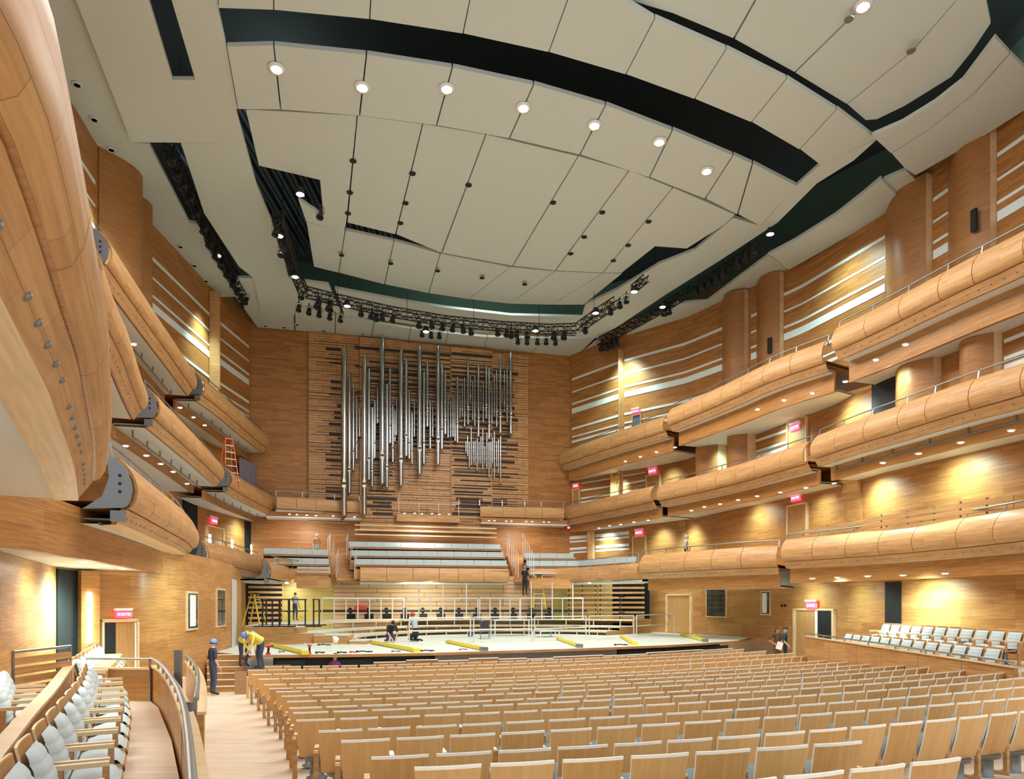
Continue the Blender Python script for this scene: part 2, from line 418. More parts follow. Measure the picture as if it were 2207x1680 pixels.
# roof void above the canopy
def ring(z0, z1, pts, mat, name, kind='structure', th=.2):
    m = MB(); n = len(pts)
    for k in range(n):
        a, b = Vector((*pts[k], 0)), Vector((*pts[(k + 1) % n], 0)); m.bar((a.x, a.y, (z0 + z1) / 2), (b.x, b.y, (z0 + z1) / 2), th, z1 - z0)
    return m.build(name, mat, kind=kind)
HB = [(-18, 44), (4.5, 49.5), (9, 47), (20, 32), (22, 6), (-12, 4), (-20, 26)]
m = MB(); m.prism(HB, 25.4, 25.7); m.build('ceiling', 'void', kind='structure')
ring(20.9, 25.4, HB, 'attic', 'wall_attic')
# corrugated steel deck glimpsed through the left opening
m = MB(); o = at(590, 360, 24)
for k in range(30): m.box((o.x - 4.2 + k * .3, o.y + 2.5, 24.2 + (k % 2) * .12), (.15, 13, .05), 0)
m.build('ceiling', 'deckblue', kind='structure')
# ---------------------------------------------------------------- balconies
PROF = [(0, 0), (.07, .04), (.13, .16), (.16, .34), (.13, .52), (.05, .70), (-.06, .84), (-.18, .95)]
def balcony(label, px, zb, side, group, depth=3.2, bulk=.35, soff=.9, strip=True, rail=True, piece=1.55, hang=True, back=True, world=None,
            bracket=0, light=True, prof=PROF, deck=True, name='balcony', pieces=True, railh=.24, band=False):
    pts = [at(a, b, zb) for a, b in px] if world is None else [Vector((a, b, zb)) for a, b in world]
    for p in pts: p.z = 0
    path = smoothpath(pts, 2) if len(pts) > 2 else pts
    path = resample(path, .38); nr = normals(path, side)
    base = path[len(path) // 2]
    root = thing(name, label, 'balcony', (base.x, base.y, zb), 0, group)
    us = [0]
    for a, b in zip(path, path[1:]): us.append(us[-1] + (b - a).length)
    def P(k, o, z): p = path[k] + nr[k] * o; return Vector((p.x, p.y, zb + z))
    vl = [0]
    for a, b in zip(prof, prof[1:]): vl.append(vl[-1] + math.hypot(b[0] - a[0], b[1] - a[1]))
    N = len(path); npc = max(1, round(us[-1] / piece))
    for c in range(npc):
        k0, k1 = round((N - 1) * c / npc), round((N - 1) * (c + 1) / npc)
        if k1 <= k0: continue
        m = MB(); ks = list(range(k0, k1 + 1)); th = .05
        def sh(k):  # leave a thin joint between neighbouring panels
            return .012 if k == k0 else (-.012 if k == k1 else 0)
        def Q(k, o, z):
            t = (path[min(k + 1, N - 1)] - path[max(k - 1, 0)]).normalized(); return P(k, o, z) + t * sh(k)
        out = [[Q(k, o, z) for k in ks] for o, z in prof]; inn = [[Q(k, o - th, z + (.0)) for k in ks] for o, z in prof]
        m.grid(out, 0, [[(us[k] + c * .43, v) for k in ks] for v in vl])
        m.grid(inn[::-1], 0); m.grid([out[-1], inn[-1]], 1, smooth=False); m.grid([inn[0], out[0]], 1, smooth=False)
        for col in (0, -1):
            m.grid([[r[col] for r in out], [r[col] for r in inn]], 1, smooth=False)
        m.build('front_panel', ['panel', 'panel_edge'], root)
    if strip:
        m = MB(); a = [P(k, -.03, -.02) for k in range(N)]; b = [P(k, -.22, -.30) for k in range(N)]; b2 = [P(k, -.30, -.30) for k in range(N)]; a2 = [P(k, -.12, .0) for k in range(N)]
        m.grid([a, b], 0, [[(u, 0) for u in us], [(u, .33) for u in us]]); m.grid([b, b2]); m.grid([b2, a2]); m.grid([a2, a])
        for k in (0, N - 1): m.quadv([a[k], b[k], b2[k], a2[k]])
        L = us[-1]; q = .25
        while q < L - .2:
            j = min(range(N), key=lambda i: abs(us[i] - q)); c = (a[j] + b[j]) / 2; nn = (nr[j] * .8 + Vector((0, 0, -.55))).normalized()
            m.lathe(c + nn * .0, [(.028, 0), (.028, .012), (.012, .02)], 8, 1, nn); q += .45
        m.build('perforated_strip', ['panel', 'steel'], root)
    zs = -.30 if strip else -.12
    if band:
        m = MB(); a = [P(k, -.20, -.305) for k in range(N)]; b = [P(k, -.50, -.325) for k in range(N)]; m.grid([a, b], 0, [[(u, 0) for u in us], [(u, .3) for u in us]])
        a3 = [p + Vector((0, 0, .06)) for p in a]; b3 = [p + Vector((0, 0, .06)) for p in b]; m.grid([b, b3]); m.grid([a3, a]); m.build('edge_band', 'maple', root)
    m = MB(); a = [P(k, -.28, zs) for k in range(N)]; b = [P(k, -.28 - soff, zs) for k in range(N)]
    a3 = [P(k, -.28, zs + .1) for k in range(N)]; b3 = [P(k, -.28 - soff, zs + .1) for k in range(N)]
    m.grid([a, b]); m.grid([b3, a3]); m.grid([a3, a]); m.grid([b, b3]); m.build('soffit', 'soffit', root)
    zc = zs - bulk
    if back:
        m = MB(); o1 = -.28 - soff
        a = [P(k, o1, zs + .08) for k in range(N)]; b = [P(k, o1, zc) for k in range(N)]; c = [P(k, o1 - .12, zc) for k in range(N)]; d = [P(k, o1 - .12, zs + .08) for k in range(N)]
        m.grid([a, b], 0, [[(u, 0) for u in us], [(u, bulk) for u in us]]); m.grid([b, c]); m.grid([c, d]); m.grid([d, a])
        for k in (0, N - 1): m.quadv([a[k], b[k], c[k], d[k]])
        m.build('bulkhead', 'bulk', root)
        m = MB(); a = [P(k, o1 - .05, zc + .05) for k in range(N)]; b = [P(k, -depth, zc + .05) for k in range(N)]
        a3 = [p + Vector((0, 0, .08)) for p in a]; b3 = [p + Vector((0, 0, .08)) for p in b]
        m.grid([a, b]); m.grid([b3, a3]); m.grid([a3, a]); m.grid([b, b3]); m.build('underside_ceiling', 'soffit', root)
    if deck:
        m = MB(); a = [P(k, -.1, -.02) for k in range(N)]; b = [P(k, -depth, -.02) for k in range(N)]
        a3 = [P(k, -.1, .12) for k in range(N)]; b3 = [P(k, -depth, .12) for k in range(N)]
        m.grid([b, a]); m.grid([a3, b3]); m.grid([a, a3]); m.grid([b3, b])
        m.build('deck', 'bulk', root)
    if rail:
        m = MB(); ks = list(range(0, N, 2)) + ([N - 1] if (N - 1) % 2 else [])
        m.tube([P(k, -.30, .95 + railh) for k in ks], .025, 8); hr = m.build('handrail', 'rail', root)
        n2 = max(1, round(us[-1] / 1.55))
        for c in range(n2 + 1):
            k = round((N - 1) * c / n2); m = MB(); m.bar(P(k, -.22, .80), P(k, -.30, .95 + railh), .05, .02); m.build('rail_post', 'rail', root)
    if hang:
        m = MB(); ks = list(range(1, N - 1, 2))
        if len(ks) > 2:
            m.tube([P(k, -.75, zs - .22) for k in ks], .03, 8)
            for k in ks[::2]: m.bar(P(k, -.75, zs), P(k, -.75, zs - .22), .05, .03)
            m.build('lighting_pipe', 'steel', root)
    if bracket:
        k = 0 if bracket < 0 else N - 1; t = (path[min(k + 1, N - 1)] - path[max(k - 1, 0)]).normalized() * (-.10 if bracket < 0 else .10)
        m = MB(); A = [(o - .07, z) for o, z in prof]; Bq = [(-.33, .90), (-.30, .55), (-.42, .2), (-.68, 0), (-.75, -.04)]
        ring_ = A + Bq
        lo = [P(k, o, z) + t for o, z in ring_]; hi = [P(k, o, z) + t * .6 for o, z in ring_]
        n = len(ring_); c0 = sum(lo, Vector()) / n
        m.quadv(lo); m.quadv(hi[::-1])
        for i in range(n): m.quadv([lo[i], lo[(i + 1) % n], hi[(i + 1) % n], hi[i]])
        for z in (.3, .45, .6): m.lathe(P(k, -.12, z) + t, [(.03, 0), (.03, .012)], 8, 1, t)
        m.build('end_bracket', ['steel', 'black'], root)
        m = MB(); c = P(k, -.15, -.16) + t * .9; m.box(c, (.24, .12, .2), math.atan2(nr[k].y, nr[k].x)); m.build('joint_box', 'steel', root)
    return root, path, nr
Z1, Z2, Z3 = 4.67, 8.7, 12.5
g3 = 'top tier balconies on the right wall'; g2 = 'middle tier balconies on the right wall'; g1 = 'lowest tier balconies on the right wall'
T = {}
T['R3a'] = balcony('curved wood balcony of the top right tier, nearest the organ wall', [(1209, 1003), (1319, 965), (1433, 931)], Z3, 1, None, bulk=.75, soff=.35, depth=3.4)
T['R3b'] = balcony('curved wood balcony of the top right tier, between its two steps', [(1442, 918), (1560, 870), (1660, 822), (1777, 783)], Z3, 1, None, bulk=.75, soff=.35, depth=4.2)
T['R3c'] = balcony('curved wood balcony of the top right tier, at the right photo edge', [(1798, 758), (1879, 722), (2065, 629), (2207, 564), (2330, 495)], Z3, 1, None, bulk=.8, soff=.45, depth=4)
T['R2a'] = balcony('curved wood balcony of the middle right tier, nearest the organ wall', [(1212, 1122), (1300, 1105), (1406, 1082)], Z2, 1, None, depth=3.4, bulk=.55, soff=.35)
T['R2b'] = balcony('curved wood balcony of the middle right tier, between its two steps', [(1420, 1081), (1500, 1064), (1585, 1044), (1660, 1022), (1737, 1000)], Z2, 1, None, depth=4.2, bulk=.55, soff=.35)
T['R2c'] = balcony('curved wood balcony of the middle right tier, below the topmost one at the right edge', [(1753, 990), (1814, 969), (1870, 951), (1927, 934.5), (1996, 912), (2081, 886), (2207, 851), (2330, 812)], Z2, 1, None, depth=4, bulk=.55, soff=.5)
T['R1a'] = balcony('curved wood balcony of the lowest right tier, its far half up to the step', [(1382, 1236), (1455, 1232), (1530, 1228.6), (1605, 1225), (1676, 1223)], 4.45, 1, None, bulk=.6, soff=.2, depth=4.2, hang=False)
T['R1b'] = balcony('curved wood balcony of the lowest right tier, its near half above the padded side seats', [(1687, 1211), (1850, 1201), (2024, 1186), (2207, 1166), (2330, 1150)], Z1, 1, None, bulk=.62, soff=.2, depth=4.6, hang=False)
T['L3c'] = balcony('curved wood balcony of the top left tier, nearest the organ wall', [(435, 851.5), (480, 885), (524, 925), (564, 958.5), (574, 966)], Z3, -1 if False else 1, None, depth=1.2 if False else 2.4, bulk=.4, bracket=-1)
T['L3b'] = balcony('curved wood balcony of the top left tier, its middle length beside the tall round pilasters', [(229, 571), (288, 656), (332, 719), (369, 770), (417, 840)], Z3, 1, None, depth=2.8, bulk=.4, bracket=-1)
T['L3a'] = balcony('curved wood balcony of the top left tier, mostly hidden behind the huge near balcony', None, Z3, 1, None, world=[(-9.5, 12), (-10.5, 15), (-11.5, 18.3)], depth=3, bulk=.4)
T['L2c'] = balcony('curved wood balcony of the middle left tier, nearest the organ wall', [(494, 1049), (535, 1075), (600, 1106)], Z2, 1, None, depth=2.4, bracket=-1)
T['L2b'] = balcony('curved wood balcony of the middle left tier, below the orange ladder', [(334, 903), (387, 951), (435, 995), (476, 1036)], Z2, 1, None, depth=2.8, bracket=-1)
T['L2a'] = balcony('curved wood balcony of the middle left tier, narrow sliver beside the huge near balcony', [(200, 615), (218, 671), (240, 722), (264, 767), (288, 840), (307, 885)], Z2, 1, None, depth=3.0)
T['L1c'] = balcony('curved wood balcony of the lowest left tier, nearest the choir benches', [(443, 1213), (500, 1221), (554, 1233), (566, 1235)], Z1, 1, None, depth=2.6, bulk=.5, hang=False, bracket=-1)
T['L1b'] = balcony('curved wood balcony of the lowest left tier with grey steel bracket at its near end', [(277, 1097), (303, 1110), (350, 1137), (406, 1168), (418, 1183)], Z1, 1, None, depth=3.8, bulk=.5, hang=False, bracket=-1, back=False, band=True)
T['L1a'] = balcony('huge curved wood balcony overhead along the left edge of the photo', None, Z1, 1, None, depth=5.0, bulk=.6, hang=False, soff=4.2, back=False, band=True,
                   world=[(-1.35, -1.5), (-1.45, .5), (-1.62, 1.8), (-1.82, 2.43), (-2.05, 2.9), (-2.36, 3.5), (-2.7, 4.14), (-3.14, 5.0), (-3.55, 5.7), (-4.0, 6.5), (-4.75, 7.8), (-6.05, 9.9)], piece=1.7)

# wood bulkhead and lit ceiling under the near left balconies
BP = [(-7.1, 6.5), (-7.24, 9.65), (-7.75, 11.7), (-8.6, 15.1), (-9.5, 18.0), (-10.2, 20.1)]
bp = resample(smoothpath([Vector((a, b, 0)) for a, b in BP], 2), .4); u = [0]
for a, b in zip(bp, bp[1:]): u.append(u[-1] + (b - a).length)
m = MB(); nb = normals(bp, 1); up = lambda p, z: Vector((p.x, p.y, z)); ib = [p - n * .15 for p, n in zip(bp, nb)]
m.grid([[up(p, 3.72) for p in bp], [up(p, 4.66) for p in bp]], 0, [[(a, 3.72) for a in u], [(a, 4.66) for a in u]]); m.grid([[up(p, 3.72) for p in ib], [up(p, 3.72) for p in bp]]); m.grid([[up(p, 4.66) for p in ib], [up(p, 3.72) for p in ib]])
for k in (0, -1): m.quadv([up(bp[k], 3.72), up(ib[k], 3.72), up(ib[k], 4.66), up(bp[k], 4.66)])
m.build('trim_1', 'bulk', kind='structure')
m = MB(); m.prism([(p.x, p.y) for p in ib] + [(-11.2, 20.1), (-12.5, 16), (-10, 10), (-8.6, 6.5)], 3.75, 3.85); m.build('ceiling', 'soffit', kind='structure')
# ---------------------------------------------------------------- stalls seats
def back_shell(m, w=.52, z0=.33, z1=.88, lean=.15, cx=0, mi=0, me=1, n=6, y0=.05):
    def pt(u, t, o):
        x = (u - .5) * (w - .05 * (1 - t)); z = z0 + (z1 - z0) * t
        y = y0 - lean * t - .02 * (1 - (2 * u - 1) ** 2) + o - .03 * math.sin(t * math.pi) * .5
        return Vector((cx + x, y, z))
    R = [[pt(u / n, t, -.011) for u in range(n + 1)] for t in (0, .12, .4, .75, .95, 1.)]
    Fr = [[pt(u / n, t, .011) for u in range(n + 1)] for t in (0, .12, .4, .75, .95, 1.)]
    uvr = [[(p.x, p.z) for p in r] for r in R]
    m.grid(R[:5], mi, uvr[:5]); m.grid(R[4:], me); m.grid([R[-1], Fr[-1]], me); m.grid(Fr[::-1], mi); m.grid([Fr[0], R[0]], mi, smooth=False)
    m.grid([[r[0] for r in Fr], [r[0] for r in R]], me, smooth=False); m.grid([[r[-1] for r in R], [r[-1] for r in Fr]], me, smooth=False)
def pad_mesh(m, w, z0, z1, y0, lean, th, tufts=0, mi=0, n=8):
    rows = []
    nz = 30 if tufts else 5
    for k in range(nz + 1):
        t = k / nz; e = math.sin(math.pi * min(1, max(0, t))) ** .35 if 0 < t < 1 else 0
        b = (.011 * abs(math.sin(t * math.pi * tufts)) ** .5 if tufts else 0)
        rows.append([Vector(((u / n - .5) * w, y0 - lean * t + th * e * (1 - abs(2 * u / n - 1) ** 6) + b * e, z0 + (z1 - z0) * t)) for u in range(n + 1)])
    m.grid(rows, mi); m.grid([[Vector((p.x, y0 - lean * k / nz, p.z)) for p in r] for k, r in enumerate(rows)][::-1], mi)
def make_seat(dark=False, white=True, last=False):
    r = thing('auditorium_seat', 'x', 'seat')
    m = MB(); back_shell(m); m.build('backrest', ['seatwood_dark' if dark else 'seatwood', 'edge_white'], r, local=True)
    m = MB(); pad_mesh(m, .47, .42, .85, .045, .12, .06); m.build('back_cushion', 'pad', r, local=True)
    m = MB(); pad_mesh(m, .46, .40, .66, .15, -.06, .08); m.build('seat_cushion', 'pad', r, local=True)
    m = MB(); m.box((-.295, .15, .645 if white else .605), (.052, .24 if white else .38, .035)); m.build('armrest', 'edge_white' if white else 'maple', r, local=True, bevel=.008)
    m = MB(); m.box((-.295, .045, .32), (.06, .05, .64)); m.box((-.295, .12, .03), (.045, .22, .06)); m.build('arm_post', 'maple_dark', r, local=True)
    m = MB(); m.lathe((0, .14, 0), [(.15, 0), (.15, .012), (.1, .02), (.1, .25), (.17, .27), (.19, .32)], 14); m.build('pedestal', 'steel', r, local=True)
    if last:
        m = MB(); m.box((.295, .14, .605), (.055, .38, .035)); m.build('armrest', 'maple', r, local=True, bevel=.008)
        m = MB(); m.box((.295, .06, .30), (.045, .10, .60)); m.build('arm_post', 'maple_dark', r, local=True)
    return r
QF = [[1.9e-2, .411, 23.727], [1.6e-2, .394, 22.696], [1.3e-2, .387, 21.46], [1.5e-2, .373, 19.99], [1.4e-2, .348, 18.51], [1.2e-2, .356, 17.249], [1.4e-2, .322, 15.911],
      [1.3e-2, .320, 14.695], [1.3e-2, .322, 13.522], [1.2e-2, .312, 12.381], [1.1e-2, .301, 11.274], [.012, .285, 10.185], [.011, .292, 8.939], [.010, .280, 7.801], [.015, .254, 6.485], [.013, .222, 5.375], [.012, .30, 4.1]]
BB = [2.06, 2.11, 2.12, 2.09, 2.02, 1.96, 1.90, 1.84, 1.79, 1.75, 1.67, 1.62, 1.56, 1.48, 1.40, 1.26, 1.2]
XL = [-7.89, -8.01, -7.4, -6.78, -6.17, -5.6, -5.1, -4.6, -4.13, -3.75, -3.37, -3.02, -2.39, -1.87, -1.31, -.78, 1.3]
XR = [10.4, 11.07, 11.43, 11.6, 11.45, 11.52, 11.61, 11.92, 12.31, 12.58, 13.2, 12.6, 10.9, 9.2, 7.6, 3.35, 3.85]
PITCH = .592
allseats = []
for r in range(17):
    a, b, c = QF[r]; x = XL[r]; k = 0; z = max(0, E - BB[r] - .88)
    def tang(x): t = Vector((1, 2 * a * x + b, 0)); return t.normalized()
    row = []
    while True:
        t = tang(x); xm = x + t.x * PITCH * .5
        if xm + t.x * .2 > XR[r]: break
        t = tang(xm); p = Vector((xm, a * xm * xm + b * xm + c, 0)); n = Vector((-t.y, t.x, 0)); o = p + n * .12
        row.append((r, k, Vector((o.x, o.y, z)), math.atan2(t.y, t.x))); x += t.x * PITCH; k += 1
    for s in row: allseats.append((*s, k == 0, s is row[-1]))
def vis(s):
    p = s[2]; u = CX + p.x / p.y * F; v = H + (E - p.z - .88) / p.y * F
    return -40 < u < 2250 and v < 1700
allseats = [s for s in allseats if vis(s)]
allseats.sort(key=lambda s: s[2].y)
near, far = allseats[:300], allseats[300:]
protos = {(d, w_, l_): None for d in (0, 1) for w_ in (0, 1) for l_ in (0, 1)}
rowname = lambda r: ordinal(r + 1) if r < 16 else 'seventeenth'
for s in near:
    r, k, p, rz, _, last = s
    key = (1 if random.random() < .16 else 0, 0 if k == 0 else 1, 1 if last else 0)
    if protos[key] is None:
        o = protos[key] = make_seat(*[bool(q) for q in key])
    else: o = copy_tree(protos[key])
    o.location = p; o.rotation_euler = (0, 0, rz)
    o['label'] = 'maple stalls seat, %s from the left end of the %s row counted from the stage' % (ordinal(k + 1), rowname(r))
    o['group'] = 'maple seats in curved rows across the stalls'
m = MB()
for s in far:
    r, k, p, rz, _, last = s; q = MB(); back_shell(q, n=3); q.box((-.295, .15, .645), (.052, .2, .03), mi=1); q.box((-.295, .045, .32), (.06, .05, .64), mi=0)
    q.box((0, .12, .55), (.46, .06, .3), mi=2); q.lathe((0, .14, 0), [(.1, 0), (.1, .3)], 8, 3)
    R = Matrix.Rotation(rz, 4, 'Z'); R.translation = p; i = len(m.v); m.v += [R @ v for v in q.v]
    m.f += [tuple(j + i for j in f) for f in q.f]; m.uv += q.uv; m.m += q.m; m.sm += q.sm
m.build('auditorium_seats', ['seatwood', 'edge_white', 'pad', 'steel'], label='far rows of maple stalls seats nearest the stage', cat='seats', kind='stuff', group='maple seats in curved rows across the stalls')
# low wooden screen in front of the first row
a, b, c = QF[0]; x = -4.5; k = 0
while x < 10.3:
    t = Vector((1, 2 * a * x + b, 0)).normalized(); n = Vector((-t.y, t.x, 0)); p = Vector((x, a * x * x + b * x + c + .0, 0)) + n * .95 + t * .56
    m = MB(); hh = .86 + random.choice([0, 0, .05, -.04]) + .0 * x
    if not (7.0 < x < 7.6):
        m.box((p.x, p.y, hh / 2), (1.09, .06, hh), math.atan2(t.y, t.x)); m.box((p.x, p.y, hh + .012), (1.09, .10, .024), math.atan2(t.y, t.x), 1)
        m.build('pit_screen', ['maple_dark', 'edge_white'], label='low wooden pit screen before the front row, %s from the left' % ordinal(k + 1), cat='screen', group='low wooden screens before the front row'); k += 1
    x += t.x * 1.14
# ---------------------------------------------------------------- padded seats of the side boxes
def make_box_seat():
    r = thing('padded_seat', 'x', 'seat')
    m = MB(); back_shell(m, w=.56, z0=.30, z1=.92, lean=.2, y0=.02); m.build('backrest', ['maple_dark', 'maple'], r, local=True)
    m = MB(); pad_mesh(m, .49, .40, .87, .03, .15, .09, 5); m.build('back_cushion', 'pad', r, local=True)
    m = MB(); rows = []
    for k in range(9):
        t = k / 8; rows.append([Vector(((u / 8 - .5) * .47, .10 + .42 * t, .44 + .05 * math.sin(math.pi * min(1, t * 1.0)) * (1 - abs(u / 4 - 1) ** 5) + .02 * (1 - abs(u / 4 - 1) ** 4) - (.05 if k == 8 else 0))) for u in range(9)])
    m.grid(rows, 0); m.grid([[Vector((p.x, p.y, .40)) for p in r_] for r_ in rows][::-1], 0); m.grid([rows[-1], [Vector((p.x, p.y, .40)) for p in rows[-1]]]); m.build('seat_cushion', 'pad', r, local=True)
    m = MB(); m.box((0, .31, .385), (.50, .44, .03)); m.grid([[Vector(((u / 6 - .5) * .5, .535, .40)) for u in range(7)], [Vector(((u / 6 - .5) * .5, .55, .34)) for u in range(7)], [Vector(((u / 6 - .5) * .48, .50, .26)) for u in range(7)]])
    m.build('seat_shell', 'maple', r, local=True)
    for sx in (-1, 1):
        m = MB(); m.box((sx * .295, .20, .62), (.05, .50, .04)); m.build('armrest', 'maple', r, local=True, bevel=.008)
        m = MB(); m.box((sx * .295, .03, .31), (.045, .08, .62)); m.box((sx * .295, .42, .48), (.04, .05, .26)); m.build('arm_post', 'maple_dark', r, local=True)
    m = MB(); m.lathe((0, .25, 0), [(.16, 0), (.16, .012), (.1, .02), (.1, .33), (.15, .37)], 14); m.build('pedestal', 'steel', r, local=True)
    return r
bs = make_box_seat(); used = [False]
def put_seat(p, rz, label, group, sx=1.):
    o = bs if not used[0] else copy_tree(bs); used[0] = True
    o.location = p; o.rotation_euler = (0, 0, rz); o.scale = (sx, .86, 1); o['label'] = label; o['group'] = group; return o
zl = .95
LS = [(41, 1596), (71, 1560), (98, 1535), (121, 1514), (137.5, 1496), (152, 1480), (164, 1466), (171, 1453), (177, 1442), (180, 1433)]
PL = [at(a, b, zl + .92) for a, b in LS]
d0 = (PL[-1] - PL[0]); d0.z = 0; Lr = d0.length; d0.normalize()
PL = resample([PL[0] - d0 * .02, PL[3], PL[6], PL[9]], n=10)
PL = [PL[0] - (PL[1] - PL[0])] + PL
for k, p in enumerate(PL):
    t = (PL[min(k + 1, len(PL) - 1)] - PL[max(k - 1, 0)]).normalized()   # along the row, away from the camera
    f = Vector((t.y, -t.x, 0))                                          # faces the hall
    rz = math.atan2(f.y, f.x) - math.pi / 2
    o = p + f * .18; put_seat((o.x, o.y, zl), rz, 'grey padded seat in the left box, %s along the long row from the camera' % ordinal(k + 1), 'grey padded seats in the left box', 1.1)
L2 = [(155, 1417), (164, 1412), (173, 1407), (182, 1402), (189, 1397), (196, 1393), (203, 1390), (210, 1386)]
P2 = resample([at(a, b, zl + .92) for a, b in (L2[0], L2[3], L2[-1])], n=8)
for k, p in enumerate(P2):
    t = (P2[min(k + 1, 7)] - P2[max(k - 1, 0)]).normalized(); f = Vector((t.y, -t.x, 0)); o = p + f * .18
    put_seat((o.x, o.y, zl), math.atan2(f.y, f.x) - math.pi / 2, 'grey padded seat in the far left box by the open door, %s along' % ordinal(k + 1), 'grey padded seats in the far left box')
for k in range(4):
    p = Vector((-5.95 - .36 * k, 8.0 + .52 * k, zl + .12)); put_seat(p, math.radians(-62), 'grey padded seat beyond the curved box wall at far left, %s from the camera' % ordinal(k + 1), 'grey padded seats behind the curved box wall')
# right box
a, b = at(1826, 1364, 1.72), at(2176, 1398, 1.72); fr = (b - a).normalized(); ff = Vector((fr.y, -fr.x, 0))
if ff.dot(a) > 0: ff = -ff
rzr = math.atan2(ff.y, ff.x) - math.pi / 2
for k in range(13):
    p = a.lerp(b, (k + .5) / 13.2) + ff * .18; put_seat((p.x, p.y, .80), rzr, 'grey ribbed seat in the front row of the right box, %s from the stage end' % ordinal(k + 1), 'grey seats in the front row of the right box', .98 * (b - a).length / 13.2 / .62)
a2, b2 = at(1906, 1343, 2.15), at(2215, 1361, 2.15)
for k in range(11):
    p = a2.lerp(b2, (k + .5) / 11) + ff * .18; put_seat((p.x, p.y, 1.23), rzr, 'grey ribbed seat in the rear row of the right box, %s from the stage end' % ordinal(k + 1), 'grey seats in the rear row of the right box', .98 * (b2 - a2).length / 11 / .62)
print('RBOX', a, b, a2, b2)
# box platforms and parapets
def parapet(name, label, pts, z0s, z1s, mats=('maple_dark', 'maple'), th=.09, cat='parapet', piece=None):
    path = resample(smoothpath([Vector((p[0], p[1], 0)) for p in pts], 2) if len(pts) > 2 else [Vector((p[0], p[1], 0)) for p in pts], .35); N = len(path); nr = normals(path, 1)
    f = lambda zz, k: zz[0] + (zz[1] - zz[0]) * k / (N - 1)
    base = path[N // 2]; root = thing(name, label, cat, (base.x, base.y, min(z0s)))
    us = [0]
    for p, q in zip(path, path[1:]): us.append(us[-1] + (q - p).length)
    V_ = lambda k, o, z: Vector((path[k].x + nr[k].x * o, path[k].y + nr[k].y * o, z))
    npc = max(1, round(us[-1] / (piece or 99)))
    for c in range(npc):
        ks = list(range(round((N - 1) * c / npc), round((N - 1) * (c + 1) / npc) + 1)); m = MB()
        def W_(k, o, z):
            q = V_(k, o, z)
            if npc > 1 and k in (ks[0], ks[-1]):
                t = (path[min(k + 1, N - 1)] - path[max(k - 1, 0)]).normalized(); q += t * (.008 if k == ks[0] else -.008)
            return q
        for o, rev in ((0, 0), (-th, 1)):
            g = [[W_(k, o, f(z0s, k)) for k in ks], [W_(k, o, f(z1s, k)) for k in ks]]
            m.grid(g, 0, [[(us[k], f(z0s, k)) for k in ks], [(us[k], f(z1s, k)) for k in ks]])
        for k in (ks[0], ks[-1]): m.quadv([W_(k, 0, f(z0s, k)), W_(k, -th, f(z0s, k)), W_(k, -th, f(z1s, k)), W_(k, 0, f(z1s, k))])
        m.build('panel', mats[0], root)
    m = MB(); g = [V_(k, .03, f(z1s, k)) for k in range(N)], [V_(k, -th - .03, f(z1s, k)) for k in range(N)]
    hi = [[p + Vector((0, 0, .035)) for p in r] for r in g]
    m.grid([g[0], g[1]]); m.grid([hi[1], hi[0]]); m.grid([g[0], hi[0]], smooth=False); m.grid([hi[1], g[1]], smooth=False); m.quadv([g[0][0], g[1][0], hi[1][0], hi[0][0]]); m.quadv([g[0][-1], g[1][-1], hi[1][-1], hi[0][-1]])
    m.build('cap', mats[1], root)
    return root, path, nr
def railing(name, label, pts, posts, r=.024, mat='rail', cat='railing', root=None):
    if root is None: root = thing(name, label, cat, tuple(Vector(posts[0][0])) if posts else tuple(Vector(pts[0])))
    m = MB(); m.tube(pts, r, 8); m.build('handrail', mat, root)
    for a_, b_ in posts: m = MB(); m.bar(a_, b_, .035, .03); m.build('post', mat, root)
    return root
pa, pb = at(1735, 1373, 1.6), at(2187, 1441, 1.36)
root, path, nr = parapet('box_parapet', 'long panelled wood parapet in front of the padded seats at right', [pa, pb], (0.0, .0), (1.6, 1.36), piece=1.75)
q = [Vector((p.x, p.y, 1.6 - .24 * k / (len(path) - 1) + .14)) for k, p in enumerate(path)]
railing('handrail_bar', 'thin grey handrail along the right box parapet', q, [(q[k] - Vector((0, 0, .14)), q[k]) for k in range(0, len(q), 4)])
pe = at(2207, 1450, 1.1); parapet('box_end_wall', 'tall wooden end wall of the right box at the photo edge', [at(2172, 1384, 1.75), Vector((at(2172, 1384, 1.75).x + 1.8, at(2172, 1384, 1.75).y - .6, 0))], (.2, .2), (1.75, 1.75))
sa, sb = a2 + ff * .75, b2 + ff * .75
parapet('box_step_wall', 'low wooden ledge between the two rows of the right box', [sa, sb], (.76, .76), (1.62, 1.62), mats=('maple', 'maple'))
m = MB(); n0 = -ff; m.prism([pa, pb, pb + n0 * 1.75, pa + n0 * 1.75], .60 - 1.53, .60 - 1.53) if False else None
m.prism([(p.x, p.y) for p in (pa + n0 * .12, pb + n0 * .12, pb + n0 * 2.3, pa + n0 * 2.3)], .0, .75); m.build('floor', 'floor', kind='structure')
m = MB(); m.prism([(p.x, p.y) for p in (sa + n0 * .12, sb + n0 * .12, sb + n0 * 3.2, sa + n0 * 4.6)], .0, 1.2); m.build('floor', 'floor', kind='structure')
